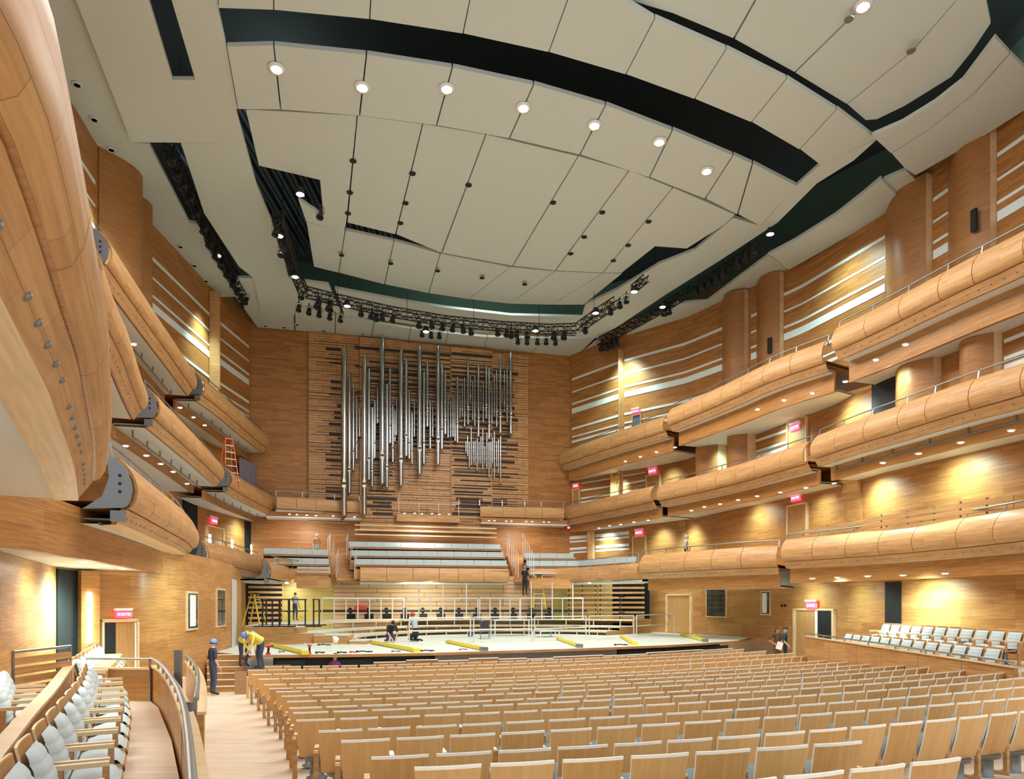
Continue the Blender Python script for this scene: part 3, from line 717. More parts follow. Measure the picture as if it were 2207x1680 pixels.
# left box: floor, curved parapet with steel rail, divider, curved rear wall
rp = [(325, 1420), (347, 1430), (377, 1470), (397, 1520), (407, 1587), (412, 1653)]
RP = [at(x_, y_, zl + .83) for x_, y_ in rp]; RP.append(RP[-1] + (RP[-1] - RP[-2]) * 1.2 + Vector((-.0, 0, 0)))
m = MB(); rear = [(-9.5, 16.8), (-11.5, 15.0), (-9.2, 4.5), (-6, -1), (-3.0, -1)]
m.prism([(p.x - .05, p.y) for p in RP[::-1]] + [(-8.6, 18.0), (-10.2, 18.2), (-11, 17), (-8.4, 11.), (-5.6, 3), (-5, -1), (-2.4, -1)], .0, zl); m.build('floor', 'floor', kind='structure')
root, path, nr = parapet('box_parapet', 'curved wood parapet of the left box with fat steel rail on top', RP, (0, .3), (zl + .66, zl + .66), piece=1.2)
railing('steel_handrail', 'thick curved steel handrail on the left box parapet', smoothpath(RP, 2), [(Vector((p.x, p.y, zl + .66)), Vector((p.x, p.y, zl + .83))) for p in resample(RP, 1.0)[1:-1]], .034)
dv0 = at(323, 1422, zl + .83); dv1 = Vector((-8.6, dv0.y + .25, dv0.z))
parapet('box_divider', 'straight wooden divider across the far end of the left box', [dv1, dv0], (zl, zl), (zl + .62, zl + .62))
railing('steel_handrail', 'straight steel rail over the wooden divider of the left box', [dv0, dv1], [(Vector((dv0.x, dv0.y, zl)), dv0)], .024)
rw = [at(152, 1424, 1.8), at(128, 1455, 1.8), at(96, 1495, 1.8), at(50, 1540, 1.8), at(0, 1598, 1.8)]; rw.append(rw[-1] + (rw[-1] - rw[-2]))
parapet('curved_box_wall', 'curved maple-capped low wall behind the left row of padded seats', rw, (zl, zl), (1.78, 1.78), th=.08)
# slatted screen beyond the curved wall
root = thing('slat_screen', 'pale slatted wood screen with steel top rail behind the left box seats', 'screen', tuple(at(90, 1500, 1.6)))
A, B = at(30, 1436, 2.1), at(150, 1421, 2.1); A = atD(28, 1425, 10.4); B = atD(152, 1419, 11.8)
for k in range(7):
    z = 2.0 - k * .15; m = MB(); m.bar((A.x, A.y, z), (B.x, B.y, z), .03, .11); m.build('slat', 'maple_dark', root)
railing('', '', [(A.x, A.y, 2.15), (B.x, B.y, 2.15)], [((p.x, p.y, 1.1), (p.x, p.y, 2.15)) for p in (A, B)], root=root)
# second curved parapet beside the aisle
cp = [at(400, 1410, zl + .75), at(420, 1436, zl + .75), at(428, 1470, zl + .75), at(422, 1510, zl + .75)]
cp = [at(401, 1414, 1.72), at(417, 1430, 1.72), at(427, 1452, 1.72), at(427, 1485, 1.72), at(421, 1512, 1.72)]
root, path, nr = parapet('aisle_parapet', 'short curved wood parapet with steel rail beside the left aisle', cp, (0., 0.), (1.58, 1.55))
railing('steel_handrail', 'curved steel handrail on the short aisle parapet', [Vector((p.x, p.y, 1.75)) for p in path], [(Vector((p.x, p.y, 1.55)), Vector((p.x, p.y, 1.75))) for p in path[1::3]], .028)
# ---------------------------------------------------------------- stage
ZS = 1.1
fe = [(540, 1413.5), (576, 1412.5), (750, 1411), (926, 1408), (1060, 1404), (1150, 1401.5), (1300, 1396.5), (1440, 1391), (1520, 1386.5), (1592, 1381.5)]
FE = [at(a, b, ZS) for a, b in fe]
SP = [(p.x, p.y) for p in FE] + [(12.4, 35.5), (8.5, 42.5), (5.5, 46), (-14.8, 41), (-14.2, 33), (-11.0, 25.0)]
m = MB(); m.prism(SP, ZS - .10, ZS, 0, 1); m.build('stage_floor', ['stage', 'panel_edge'], kind='structure')
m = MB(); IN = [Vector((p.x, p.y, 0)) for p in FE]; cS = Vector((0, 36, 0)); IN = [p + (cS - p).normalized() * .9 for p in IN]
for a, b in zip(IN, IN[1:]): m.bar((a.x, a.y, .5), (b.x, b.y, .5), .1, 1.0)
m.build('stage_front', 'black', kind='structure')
for k, (pa_, pb_, lab) in enumerate([(576, 640, 'thin grey steel plate under the left end of the stage'), (700, 790, 'grey steel plate under the stage front left of centre'), (930, 1340, 'long slate grey skirt under the centre of the stage edge'), (1345, 1440, 'dark steel frame under the stage right of centre'), (1450, 1585, 'black steel frame under the right stage end')]):
    m = MB(); w_ = Wall([(p.x, p.y) for p in FE]); c = [w_.hit(pa_ + (pb_ - pa_) * i / 5)[0] for i in range(6)]
    c = [p + (cS - p).normalized() * .35 for p in c]
    for p, q in zip(c, c[1:]): m.bar((p.x, p.y, ZS - .34), (q.x, q.y, ZS - .34), .05, .44 if k == 2 else .25)
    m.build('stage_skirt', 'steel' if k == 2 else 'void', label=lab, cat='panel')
for k, px in enumerate((650, 758, 842, 1395)):
    c = at(px, 1431 - (px - 650) * .02, .55); m = MB(); m.ball((c.x, c.y + .5, .62), .42, 10, 0, (1, .5, .55)); o = m.build('plastic_bundle', 'black', label='black plastic-wrapped bundle under the stage, %s from the left' % ordinal(k + 1), cat='bundle', group='plastic-wrapped bundles under the stage')
# concentric wooden risers
AC = Vector((.18, 32.3, 0))
def ang(px, R):
    best = None
    for d in range(0, 3600):
        t = math.radians(d / 10); p = AC + Vector((math.cos(t), math.sin(t), 0)) * R
        if 20 < p.y:
            e = abs(CX + p.x / p.y * F - px)
            if best is None or e < best[0]: best = (e, t)
    return best[1]
RIS = [(7.4, 8.7, 1.33, 'lowest'), (8.7, 10.0, 1.56, 'second'), (10.0, 12.0, 1.92, 'tallest')]
for R0, R1, zt, nm in RIS:
    t0, t1 = math.radians(196), math.radians(47)
    root = thing('orchestra_riser', '%s of the curved pale orchestra risers on the stage' % nm, 'riser', (AC.x, AC.y + R0, ZS), group=None)
    n = 30; ts = [t0 + (t1 - t0) * k / n for k in range(n + 1)]
    pi_ = [AC + Vector((math.cos(t), math.sin(t), 0)) * R0 for t in ts]; po = [AC + Vector((math.cos(t), math.sin(t), 0)) * R1 for t in ts]
    m = MB(); V_ = lambda p, z: Vector((p.x, p.y, z))
    m.grid([[V_(p, zt) for p in pi_], [V_(p, zt) for p in po]]); m.grid([[V_(p, zt - .09) for p in pi_], [V_(p, zt) for p in pi_]], 1); m.grid([[V_(p, zt - .09) for p in po], [V_(p, zt - .09) for p in pi_]], 1); m.grid([[V_(p, zt) for p in po], [V_(p, zt - .09) for p in po]], 1)
    m.build('deck', ['stage', 'maple'], root)
    for e, t in ((0, t0), (1, t1)):
        a_, b_ = (pi_[0], po[0]) if e == 0 else (pi_[-1], po[-1]); m = MB(); m.bar((a_.x, a_.y, (ZS + zt) / 2), (b_.x, b_.y, (ZS + zt) / 2), .06, zt - ZS); m.build('end_panel', 'maple_dark', root)
    for k in range(1, n, 2):
        p = pi_[k] + (po[k] - pi_[k]).normalized() * .06; m = MB(); m.bar((p.x, p.y, ZS), (p.x, p.y, zt - .09), .05, .05, up=(1, 0, 0)); m.build('leg', 'alu', root)
# the wooden boxes closing the left ends of the risers
for (x0, x1, yt, yb, lab) in ((565, 645, 1352, 1389, 'largest wooden riser box at the left of the stage'), (676, 749, 1369, 1389.5, 'middle wooden riser box on the left of the stage'), (752, 790, 1381, 1389.5, 'lowest wooden riser box, rightmost at the left of the stage')):
    A, B = at(x0, yb, ZS), at(x1, yb, ZS); zt = E - (yt - H) / F * A.y; n = Vector((-(B - A).y, (B - A).x, 0)).normalized()
    root = thing('riser_box', lab, 'riser', (A.x, A.y, ZS)); m = MB(); m.prism([(p.x, p.y) for p in (A, B, B + n * 1.2, A + n * 1.2)], ZS, zt - .05); m.build('body', 'maple_dark', root)
    m = MB(); m.prism([(p.x, p.y) for p in (A, B, B + n * 1.3, A + n * 1.3)], zt - .045, zt); m.build('deck', 'stage', root)
# ---- aluminium guard frames at the front of the risers
def rail_frame(p, q, h=1.07, mid=True, label='', rails=(1.0, .52), posts=2, mat='alu', name='guard_rail', base=ZS):
    root = thing(name, label, 'railing', (p.x, p.y, base), group=None); p = Vector((p.x, p.y, base)); q = Vector((q.x, q.y, base)); U = Vector((0, 0, h))
    for f in rails: m = MB(); m.tube([p + U * f, q + U * f], .028, 8); m.build('rail', mat, root)
    for k in range(posts): c = p.lerp(q, k / (posts - 1)); m = MB(); m.tube([c, c + U], .028, 8); m.build('post', mat, root)
    return root
fr_ = [((882, 1391), (1014, 1388)), ((1021, 1387), (1146, 1384)), ((1152, 1383.5), (1263, 1380)), ((1270, 1379), (1366, 1375.5)), ((1372, 1375), (1453, 1367))]
for k, ((a0, b0), (a1, b1)) in enumerate(fr_):
    rail_frame(at(a0, b0 - (6 if False else 0), ZS), at(a1, b1, ZS), 1.15, label='silver two-bar guard rail on the stage, %s from the left' % ordinal(k + 1))
for k, (px0, px1, py, zt, hh, lab) in enumerate([(694, 870, 1352, 1.95, 1.2, 'row of upright aluminium legs left of the stage centre'), (876, 1030, 1352, 1.95, 1.25, 'row of upright aluminium legs at the stage centre'), (1034, 1120, 1353, 1.95, 1.2, 'row of upright aluminium legs just right of the stage centre'), (1122, 1256, 1355, 1.95, 1.25, 'row of upright aluminium legs before the yellow backstage boards')]):
    root = thing('upturned_platform', lab, 'platform', tuple(at(px0, 1350, 1.3)))
    A, B = atD(px0, 1350, 38.5), atD(px1, 1350, 40.0)
    zb_ = 1.92; n_ = max(4, round((px1 - px0) / 24))
    m = MB(); m.bar((A.x, A.y, zb_ + 1.25), (B.x, B.y, zb_ + 1.25), .12, .07); m.build('top_bar', 'alu', root)
    m = MB(); m.bar((A.x, A.y, zb_ + .02), (B.x, B.y, zb_ + .02), .5, .04); m.build('deck', 'stage', root)
    for j in range(n_ + 1):
        c = A.lerp(B, j / n_); m = MB(); m.tube([(c.x, c.y, zb_), (c.x, c.y, zb_ + 1.25 + (.9 if (k in (1, 3) and j % 2 and px1 > 900) else 0))], .035, 6); m.build('leg', 'alu', root)
for (x0, x1, y0, y1, lab) in ((1067, 1140, 1373, 1336, 'small aluminium table behind the folding chair'), (1165, 1205, 1375, 1360, 'low bent-leg platform on the right of the stage'), (1296, 1378, 1362, 1312, 'tall aluminium platform on the right of the stage')):
    A, B = at(x0, y0, ZS), at(x1, y0 - 1, ZS); zt = E - (y1 - H) / F * A.y; root = thing('aluminium_platform', lab, 'platform', (A.x, A.y, ZS))
    n = Vector((-(B - A).y, (B - A).x, 0)).normalized() * .9
    m = MB(); m.prism([(p.x, p.y) for p in (A, B, B + n, A + n)], zt - .07, zt); m.build('deck', 'stage', root)
    for c in (A, B, A + n, B + n): m = MB(); m.bar((c.x, c.y, ZS), (c.x, c.y, zt - .07), .06, .06, up=(1, 0, 0)); m.build('leg', 'alu', root)
# black racks
def black_rack(pxs, yb, yt, lab, base=None):
    A, B = at(pxs[0], yb, base or ZS), at(pxs[1], yb - 3, base or ZS); zb = base or ZS; zt = E - (yt - H) / F * A.y
    root = thing('black_rack', lab, 'rack', (A.x, A.y, zb)); d = (B - A).normalized(); n = Vector((-d.y, d.x, 0))
    for c in (A, B):
        m = MB(); m.bar((c.x, c.y, zb), (c.x, c.y, zt), .05, .05, up=(1, 0, 0)); m.bar(c - n * .3, c + n * .35, .05, .05); m.build('frame', 'black', root)
    for f in (.99, .55): m = MB(); z = zb + (zt - zb) * f; m.bar((A.x - d.x * .15, A.y - d.y * .15, z), (B.x + d.x * .15, B.y + d.y * .15, z), .05, .05); m.build('crossbar', 'black', root)
for k, (a_, b_) in enumerate([(566, 570), (587, 600), (602, 620), (622, 654), (676, 684)]):
    black_rack((a_, b_ + 4), 1351, 1292, 'black steel rack standing on the tall left riser, %s from the left' % ordinal(k + 1), base=1.92)
black_rack((1336, 1379), 1364, 1286, 'black steel rack behind the tall aluminium platform')
black_rack((1404, 1430), 1360, 1311, 'black steel rack leaning by the right stage wall')
# rear wall of the stage under the choir
DW = 41.3
RW = Wall([(atD(528, 0, 40.2).x, 40.2), (atD(600, 0, 41).x, 41), (atD(718, 0, 41.8).x, 41.8), (atD(1195, 0, 43.5).x, 43.5), (atD(1400, 0, 42.2).x, 42.2)])
def wallslab(W, p0, p1, z0, z1, off, name, mat, parent=None, th=None, **kw):
    n = max(2, int(abs(p1 - p0) / 12) + 2); h = W.sub(p0, p1, n); m = MB(); u = [0]
    F_ = [p + nn * off for p, nn in h]; B_ = [p + nn * (off - (th or max(off, .02))) for p, nn in h]
    for a_, b_ in zip(F_, F_[1:]): u.append(u[-1] + (b_ - a_).length)
    up = lambda p, z: Vector((p.x, p.y, z))
    m.grid([[up(p, z0) for p in F_], [up(p, z1) for p in F_]], 0, [[(a_, z0) for a_ in u], [(a_, z1) for a_ in u]])
    m.grid([[up(p, z1) for p in F_], [up(p, z1) for p in B_]], smooth=False); m.grid([[up(p, z0) for p in B_], [up(p, z0) for p in F_]], smooth=False)
    for k in (0, -1): m.quadv([up(F_[k], z0), up(B_[k], z0), up(B_[k], z1), up(F_[k], z1)])
    m.grid([[up(p, z0) for p in B_], [up(p, z1) for p in B_]])
    return m.build(name, mat, parent, **kw)
wallslab(RW, 528, 605, ZS, 4.6, .05, 'wall_stage_rear', 'black', kind='structure')
wallslab(RW, 605, 720, ZS, 4.6, .05, 'wall_stage_rear', 'yellowwall', kind='structure')
wallslab(RW, 720, 1192, ZS, 4.6, .08, 'wall_stage_rear', 'slatpale', kind='structure')
wallslab(RW, 1192, 1320, ZS, 4.6, .05, 'wall_stage_rear', 'yellowwall', kind='structure')
wallslab(RW, 1320, 1400, ZS, 4.6, .05, 'wall_stage_rear', 'curtdark', kind='structure')
for k, (p0, p1, lab) in enumerate(((533, 612, 'open rack of horizontal wooden slats at the left of the stage'), (1225, 1290, 'open rack of horizontal wooden slats right of the pale rear wall'), (1292, 1390, 'open rack of horizontal wooden slats at the right of the stage'))):
    root = thing('slatted_rack', lab, 'rack', tuple(RW.pt(p0, 1350, 1.)))
    for j in range(11):
        z = 1.35 + j * .3; wallslab(RW, p0, p1, z, z + .13, .75, 'slat', 'panel', root, th=.04)
    for px in (p0 + 4, (p0 + p1) / 2, p1 - 4): c = RW.hit(px, .66)[0]; m = MB(); m.bar((c.x, c.y, ZS), (c.x, c.y, 4.5), .1, .06, up=(1, 0, 0)); m.build('upright', 'black', root)
for k, px in enumerate(range(760, 1200, 38)):
    c = RW.hit(px, .9)[0]; m = MB(); m.box((c.x, c.y, 1.92 + .16), (.5, .3, .32)); m.lathe((c.x, c.y - .1, 2.3), [(.09, 0), (.12, .1), (.12, .3), (.08, .34)], 8, 0, (0, -.6, .8)); m.build('equipment_case', 'black', label='black equipment item before the slatted rear wall, %s from the left' % ordinal(k + 1), cat='equipment', group='black equipment along the rear wall')
# ---- left stage stairs
for k in range(6):
    z = ZS - .183 * k; A, B = atD(446, 0, 23.6 - .3 * k), atD(522, 0, 23.8 - .3 * k)
    m = MB(); m.prism([(A.x, A.y), (B.x, B.y), (B.x, B.y + .34), (A.x, A.y + .34)], 0, z - .02, 0); m.prism([(A.x, A.y - .02), (B.x, B.y - .02), (B.x, B.y + .1), (A.x, A.y + .1)], z - .02, z + .005, 1)
    m.build('stage_step', ['maple_dark', 'edge_white'], kind='structure')
c = atD(519, 0, 21.6); m = MB(); m.box((c.x, c.y, .36), (.36, .05, .74), .1); m.build('plywood_sheet', 'plywood', label='raw plywood sheet standing by the stage stairs', cat='board')
c = atD(551, 0, 21.0); m = MB(); m.box((c.x + .3, c.y + 1.1, .48), (.8, .05, .8), .2); m.build('plywood_sheet', 'plywood', label='raw plywood sheet behind the first seats of the front row', cat='board')
# ---------------------------------------------------------------- choir terrace
balcony('plain wood front of the choir terrace, centre length between the stairs', [(776, 1254), (930, 1255), (1096, 1256)], 4.14, 1, None, back=False, strip=False, rail=False, hang=False, deck=False, soff=3.0, name='choir_balcony', prof=[(o * .5, z * .88) for o, z in PROF])
balcony('curved wood front of the choir terrace, left of the stairs', [(582, 1247), (615, 1253), (650, 1257), (725, 1256)], 4.14, 1, None, back=False, strip=False, rail=False, hang=False, deck=False, soff=2.0, name='choir_balcony', bracket=-1, prof=[(o * .6, z * .9) for o, z in PROF])
balcony('curved wood front of the choir terrace, right of the stairs', [(1144, 1256), (1207, 1256), (1290, 1253), (1375, 1249)], 4.14, 1, None, back=False, strip=False, rail=False, hang=False, deck=False, soff=2.0, name='choir_balcony', prof=[(o * .6, z * .9) for o, z in PROF])
dB = (BK1 - BK0).normalized(); nB = Vector((dB.y, -dB.x, 0))
def bench(p0, y0, p1, y1, z, lab, n):
    A, B = at(p0, y0, z), at(p1, y1, z); A.z = B.z = 0; d = (B - A).normalized(); f = Vector((d.y, -d.x, 0)); root = thing('choir_bench', lab, 'bench', (A.x, A.y, z - .85), group='padded benches of the choir terrace'); L = (B - A).length
    def slab(o0, o1, z0, z1, name, mat, a0=0., a1=None):
        a1 = L if a1 is None else a1; P = [A + d * a0 + f * o0, A + d * a1 + f * o0, A + d * a1 + f * o1, A + d * a0 + f * o1]; m = MB(); m.prism([(p.x, p.y) for p in P], z0, z1); return m.build(name, mat, root)
    for k in range(n): slab(-.04, .08, z - .28, z, 'back_pad', 'bench', L * k / n + .01, L * (k + 1) / n - .01)
    slab(.08, .55, z - .37, z - .29, 'seat_pad', 'bench'); slab(.0, .50, z - .47, z - .375, 'seat_base', 'panel'); slab(0, .30, z - .66, z - .475, 'seat_gap_shade', 'black')  # black slab paints the dark gap beneath the seat
    m = MB(); P = [A - f * .6, B - f * .6, B + f * 1.1, A + f * 1.1]; m.prism([(p.x, p.y) for p in P], z - 1.25, z - .665); m.build('choir_step', 'maple_dark', kind='structure')
bench(752, 1168, 1078, 1174.4, 6.81, 'long grey padded choir bench, topmost of the centre block', 9)
bench(757, 1187, 1085, 1191, 6.15, 'long grey padded choir bench, second from the top of the centre block', 9)
bench(765, 1205.5, 1092, 1209, 5.53, 'long grey padded choir bench, third from the top of the centre block', 9)
bench(568, 1182, 706, 1186, 6.15, 'grey padded choir bench, topmost of the left block', 4)
bench(590, 1203, 709, 1205, 5.53, 'grey padded choir bench, middle one of the left block', 4)
bench(640, 1222, 712, 1223, 5.0, 'grey padded choir bench, lowest of the left block', 3)
bench(1128, 1193, 1236, 1194, 6.15, 'grey padded choir bench, topmost of the right block', 3)
bench(1134, 1209, 1250, 1209.5, 5.53, 'grey padded choir bench, second of the right block', 4)
bench(1252, 1209.5, 1372, 1200, 5.53, 'grey padded choir bench turning along the right side wall', 4)
bench(1140, 1226, 1230, 1226, 5.0, 'grey padded choir bench, lowest of the right block', 3)
for x0, x1, lab in ((711, 752, 'left'), (1094, 1129, 'right')):
    for k in range(9):
        z = 6.2 - k * .23; D = 44.4 + (x0 - 700) * .006 - .55 * k; A, B = atD(x0 + k * 2, 0, D), atD(x1 + k * 2, 0, D + .3); m = MB(); m.prism([(A.x, A.y), (B.x, B.y), (B.x, B.y + .6), (A.x, A.y + .6)], 4.2, z, 0); m.build('choir_step', 'maple_dark', kind='structure')
    for side, xx in ((0, x0), (1, x1 - 2)):
        for k in range(3):
            A = atD(xx + 9 * k, 0, 44. - 1.7 * k); zb = 6.1 - .66 * k; U = Vector((A.x, A.y, 0))
            railing('stair_rail', 'short silver rail %s on the %s side of the %s choir stairs' % (['at the top', 'half way down', 'at the foot'][k], ['left', 'right'][side], lab), [U + Vector((0, 0, zb + 1.25)), U + Vector((.12, -.9, zb + .85))], [(U + Vector((0, 0, zb - .2)), U + Vector((0, 0, zb + 1.25))), (U + Vector((.12, -.9, zb - .4)), U + Vector((.12, -.9, zb + .85)))], .03, 'alu')
railing('side_rail', 'grey multi-post rail before the right choir bench', [at(1245, 1222, 5.0) + Vector((0, 0, .35)), at(1300, 1219, 5.0) + Vector((0, 0, .4)), at(1376, 1210, 5.0) + Vector((0, 0, .45))], [(at(x, y, 5.0) + Vector((0, 0, -.3)), at(x, y, 5.0) + Vector((0, 0, .4))) for x, y in ((1245, 1222), (1272, 1221), (1300, 1219), (1325, 1216), (1350, 1213), (1376, 1210))], .025)
# gallery parapets left and right of the organ console
GP = [(.0, 0), (.05, .1), (.08, .35), (.04, .65), (0, .72)]
balcony('straight wood gallery front at the left foot of the organ', [(596, 1096), (776, 1106)], Z2, 1, None, back=False, strip=False, hang=False, soff=1.0, deck=False, name='organ_gallery', prof=GP, piece=1.35, railh=.2 - .02)
balcony('straight wood gallery front at the right foot of the organ', [(1034.5, 1114.5), (1216, 1118)], Z2, 1, None, back=False, strip=False, hang=False, soff=1.0, deck=False, name='organ_gallery', prof=GP, piece=1.35)
for nm, p0, p1, off in (('left', 577, 778, 1.25), ('right', 1030, 1212, 1.15)):
    wallslab(BACK, p0, p1, 8.32, 8.62, off, 'gallery_beam', 'bulk', th=.1, label='wood beam along the front of the %s organ gallery' % nm, cat='beam')
    wallslab(BACK, p0, p1, 8.24, 8.31, off, 'gallery_soffit', 'soffit', th=off, label='pale downlit soffit under the %s organ gallery' % nm, cat='soffit')
# ---------------------------------------------------------------- organ
OC = {}
org = thing('pipe_organ', 'tall pipe organ with silver slanted pipes on a slatted wood case', 'organ', tuple(BACK.hit(900, .4)[0] + Vector((0, 0, 8.2))))
wallslab(BACK, 665, 775, 8.1, 20.4, .22, 'case_panel', 'slat', org)
wallslab(BACK, 775, 862, 7.6, 20.3, .38, 'case_panel', 'slat', org)
wallslab(BACK, 862, 970, 7.6, 20.25, .30, 'case_panel', 'slat', org)
wallslab(BACK, 970, 1058, 7.6, 20.2, .40, 'case_panel', 'slat', org)
wallslab(BACK, 1058, 1137, 8.1, 20.1, .22, 'case_panel', 'slat', org)
rnd = random.Random(3)
def slot(px0, px1, py, h, off=.0):
    D = BACK.hit((px0 + px1) / 2)[0].y; z = E + (H - py) / F * D; hh = h / F * D
    if z > 20.: return
    n = 4; hs = BACK.sub(px0, px1, n); ov = off + .012
    for k in range(n - 1):
        pass
    slots.append((px0, px1, z - hh, z, ov))
slots = []
cr = lambda x: 520 + x / 2.8
cy_ = lambda y: 600 + y / 2.8
y = 350
rows_ = []
while y < 1440:
    h = rnd.choice([6, 8, 12, 18, 9]); rows_.append((y, h)); y += h + rnd.choice([7, 9, 12, 15, 20])
for y, h in rows_:
    sl = .10 * 0
    if 400 < y < 1330 and rnd.random() < .62: slot(cr(rnd.choice([510, 530, 540, 560, 580])), cr(603), cy_(y), h / 2.8, .22)
    if 360 < y < 1010:
        if rnd.random() < .92: slot(cr(rnd.choice([684, 700, 735, 770])), cr(955), cy_(y + 4), h / 2.8, .38)
        slot(cr(958), cr(rnd.choice([1258, 1256])), cy_(y + 25), h / 2.8, .30)
        slot(cr(1262), cr(rnd.choice([1480, 1505, 1508])), cy_(y + 40), h / 2.8, .40)
    if 1040 < y < 1300 and rnd.random() < .8: slot(cr(770), cr(rnd.choice([880, 910, 925])), cy_(y), h / 2.8, .38)
    if y > 1290: slot(cr(rnd.choice([755, 780, 792])), cr(rnd.choice([905, 912, 935])), cy_(y + 4), h / 2.8, .38)
    if 1040 < y < 1440: slot(cr(rnd.choice([1268, 1290, 1318, 1280])), cr(rnd.choice([1450, 1480, 1500])), cy_(y + 6), h / 2.8, .40)
    if 540 < y < 1380 and rnd.random() < .75: slot(cr(1512), cr(rnd.choice([1600, 1620, 1645, 1665])), cy_(y + 10), h / 2.8, .22)
m = MB()
for p0, p1, z0, z1, off in slots:
    hs = BACK.sub(p0, p1, 2); (A, n0), (B, n1) = hs; A = A + n0 * off; B = B + n1 * off; d = n0 * .012
    for q in ([A, B],):
        m.quadv([(A.x, A.y, z0), (B.x, B.y, z0), (B.x, B.y, z1), (A.x, A.y, z1)])
    m.quadv([(A.x, A.y, z1), (B.x, B.y, z1), (B.x - d.x, B.y - d.y, z1), (A.x - d.x, A.y - d.y, z1)]); m.quadv([(A.x, A.y, z0), (A.x - d.x, A.y - d.y, z0), (B.x - d.x, B.y - d.y, z0), (B.x, B.y, z0)])
m.build('slot_shade', 'organdark', org, kind='stuff')  # flat dark strips paint the shade inside the case slots
m = MB()                                                    # dark strips painting the shadow lines between the slats
for p0, p1, off in ((666, 774, .22), (776, 861, .38), (863, 969, .30), (971, 1057, .40), (1059, 1136, .22)):
    z = 8.2
    while z < 20:
        a_ = rnd.uniform(0, .5) if rnd.random() < .5 else 0; b_ = 1 - (rnd.uniform(0, .5) if rnd.random() < .4 else 0)
        (A, n0), (B, n1) = BACK.sub(p0 + (p1 - p0) * a_, p0 + (p1 - p0) * b_, 2); A = A + n0 * (off + .006); B = B + n1 * (off + .006)
        m.quadv([(A.x, A.y, z), (B.x, B.y, z), (B.x, B.y, z + .035), (A.x, A.y, z + .035)]); z += rnd.choice([.18, .24, .3, .4])
m.build('slat_shadow_lines', 'organdark', org, kind='stuff')
PIPES = [(620,432,1445,36,1250),(651,592,1305,24,1160),(675,655,1165,18,1050),(695,730,1095,14,1000),(711,790,960,12,0),(737,487,1435,32,1250),(766,560,1225,24,1095),(787,790,1265,18,1160),(802,745,1090,16,1000),(819,662,880,14,850),(845,377,1252,32,1080),(874,650,1270,22,1145),(892,555,1000,16,895),(909,775,1115,16,1030),(922,805,990,12,960),(933,730,950,10,0),(956,447,1260,30,1100),(987,497,1080,22,955),(1006,680,1095,18,1000),(1023,820,1125,14,1050),(1038,752,960,12,900),(1066,427,1190,28,1035),(1093,577,1125,20,1000),(1114,503,900,16,800),(1131,750,1035,14,965),(1147,780,960,12,895),(1175,422,1132,26,980),(1200,527,1035,20,920),(1220,578,945,16,850),(1238,700,965,12,890),(1254,745,960,10,870),(1268,710,960,12,860),(1280,677,985,10,0),(1292,603,995,16,885),(1309,715,850,10,800),(1323,633,840,10,800),(1337,605,900,13,825),(1355,480,885,14,790),(1371,590,760,10,715),(1385,625,860,10,0),(1398,595,895,12,825),(1417,530,960,16,860),(1434,665,800,9,0),(1448,627,875,12,790),(1463,528,850,14,780),(1480,547,975,16,885),(1499,690,880,12,0),(1514,590,835,10,0),(1528,560,900,12,820),(1547,470,937,16,835),(1561,680,760,9,0),(1574,560,810,10,755),(1590,510,870,12,785),(1609,452,942,18,835),
(1345,985,1055,7,0),(1355,955,1075,7,0),(1365,990,1145,8,0),(1376,905,1130,9,0),(1388,985,1120,7,0),(1399,985,1130,8,0),(1412,930,1165,10,1100),(1423,990,1120,7,0),(1434,960,1120,8,0),(1445,910,1155,9,1090),(1457,1015,1120,7,0),(1470,935,1155,9,0),(1482,990,1200,9,1130),(1493,990,1150,8,0),(1503,965,1120,8,0),(1514,930,1215,9,1145),(1527,990,1140,7,0),(1538,975,1180,8,0),(1551,955,1240,10,1170)]
for i, (x, y0, y1, w_, ym) in enumerate(PIPES):
    px = cr(x); off = 1.8 if y1 > 1400 else .75 + (.25 if w_ > 20 else (.1 if w_ > 13 else -.05)); c, nn = BACK.hit(px, off); D = c.y; r = w_ / 2.8 / F * D / 2
    zt = E + (H - cy_(y0)) / F * D; zb = E + (H - cy_(y1)) / F * D; n = 16
    def ring_at(z, sl, rr): return [Vector((c.x + rr * math.cos(2 * math.pi * j / n), c.y + rr * math.sin(2 * math.pi * j / n), z + sl * math.cos(2 * math.pi * j / n + .2))) for j in range(n)]
    m = MB(); m.grid([ring_at(zb, r * 1.1, r), ring_at(zb + 1.5 * r, 0, r), ring_at(zt - 2.2 * r, 0, r), ring_at(zt, r * 1.6, r)], 0, closeu=True)
    m.grid([ring_at(zt, r * 1.6, r), ring_at(zt - .06, r * 1.6, r * .9), ring_at(zt - 2.5 * r, 0, r * .9)], 1, closeu=True)
    m.quadv(ring_at(zb, r * 1.1, r)[::-1], 0); pb_ = m.build('pipe', ['pipe', 'pipedark'], org)
    if ym:
        zm = E + (H - cy_(ym)) / F * D; m = MB(); q = c + nn * (r * 1.0); t = Vector((-nn.y, nn.x, 0)); s_ = r * .62
        P_ = lambda a_, z_, o_=0: Vector((q.x + t.x * a_ + nn.x * o_, q.y + t.y * a_ + nn.y * o_, z_))
        m.quadv([P_(-s_, zm), P_(s_, zm), P_(s_ * .8, zm + r * .9), P_(-s_ * .8, zm + r * .9)], 1)
        m.quadv([P_(-s_ * .9, zm + r * .9, .01), P_(s_ * .9, zm + r * .9, .01), P_(0, zm + r * 3.4, .01)], 0)
        m.quadv([P_(-s_, zm - r * .9, .01), P_(s_, zm - r * .9, .01), P_(s_, zm, r * .25), P_(-s_, zm, r * .25)], 0)
        m.build('pipe_mouth', ['edge_white', 'pipedark'], pb_)
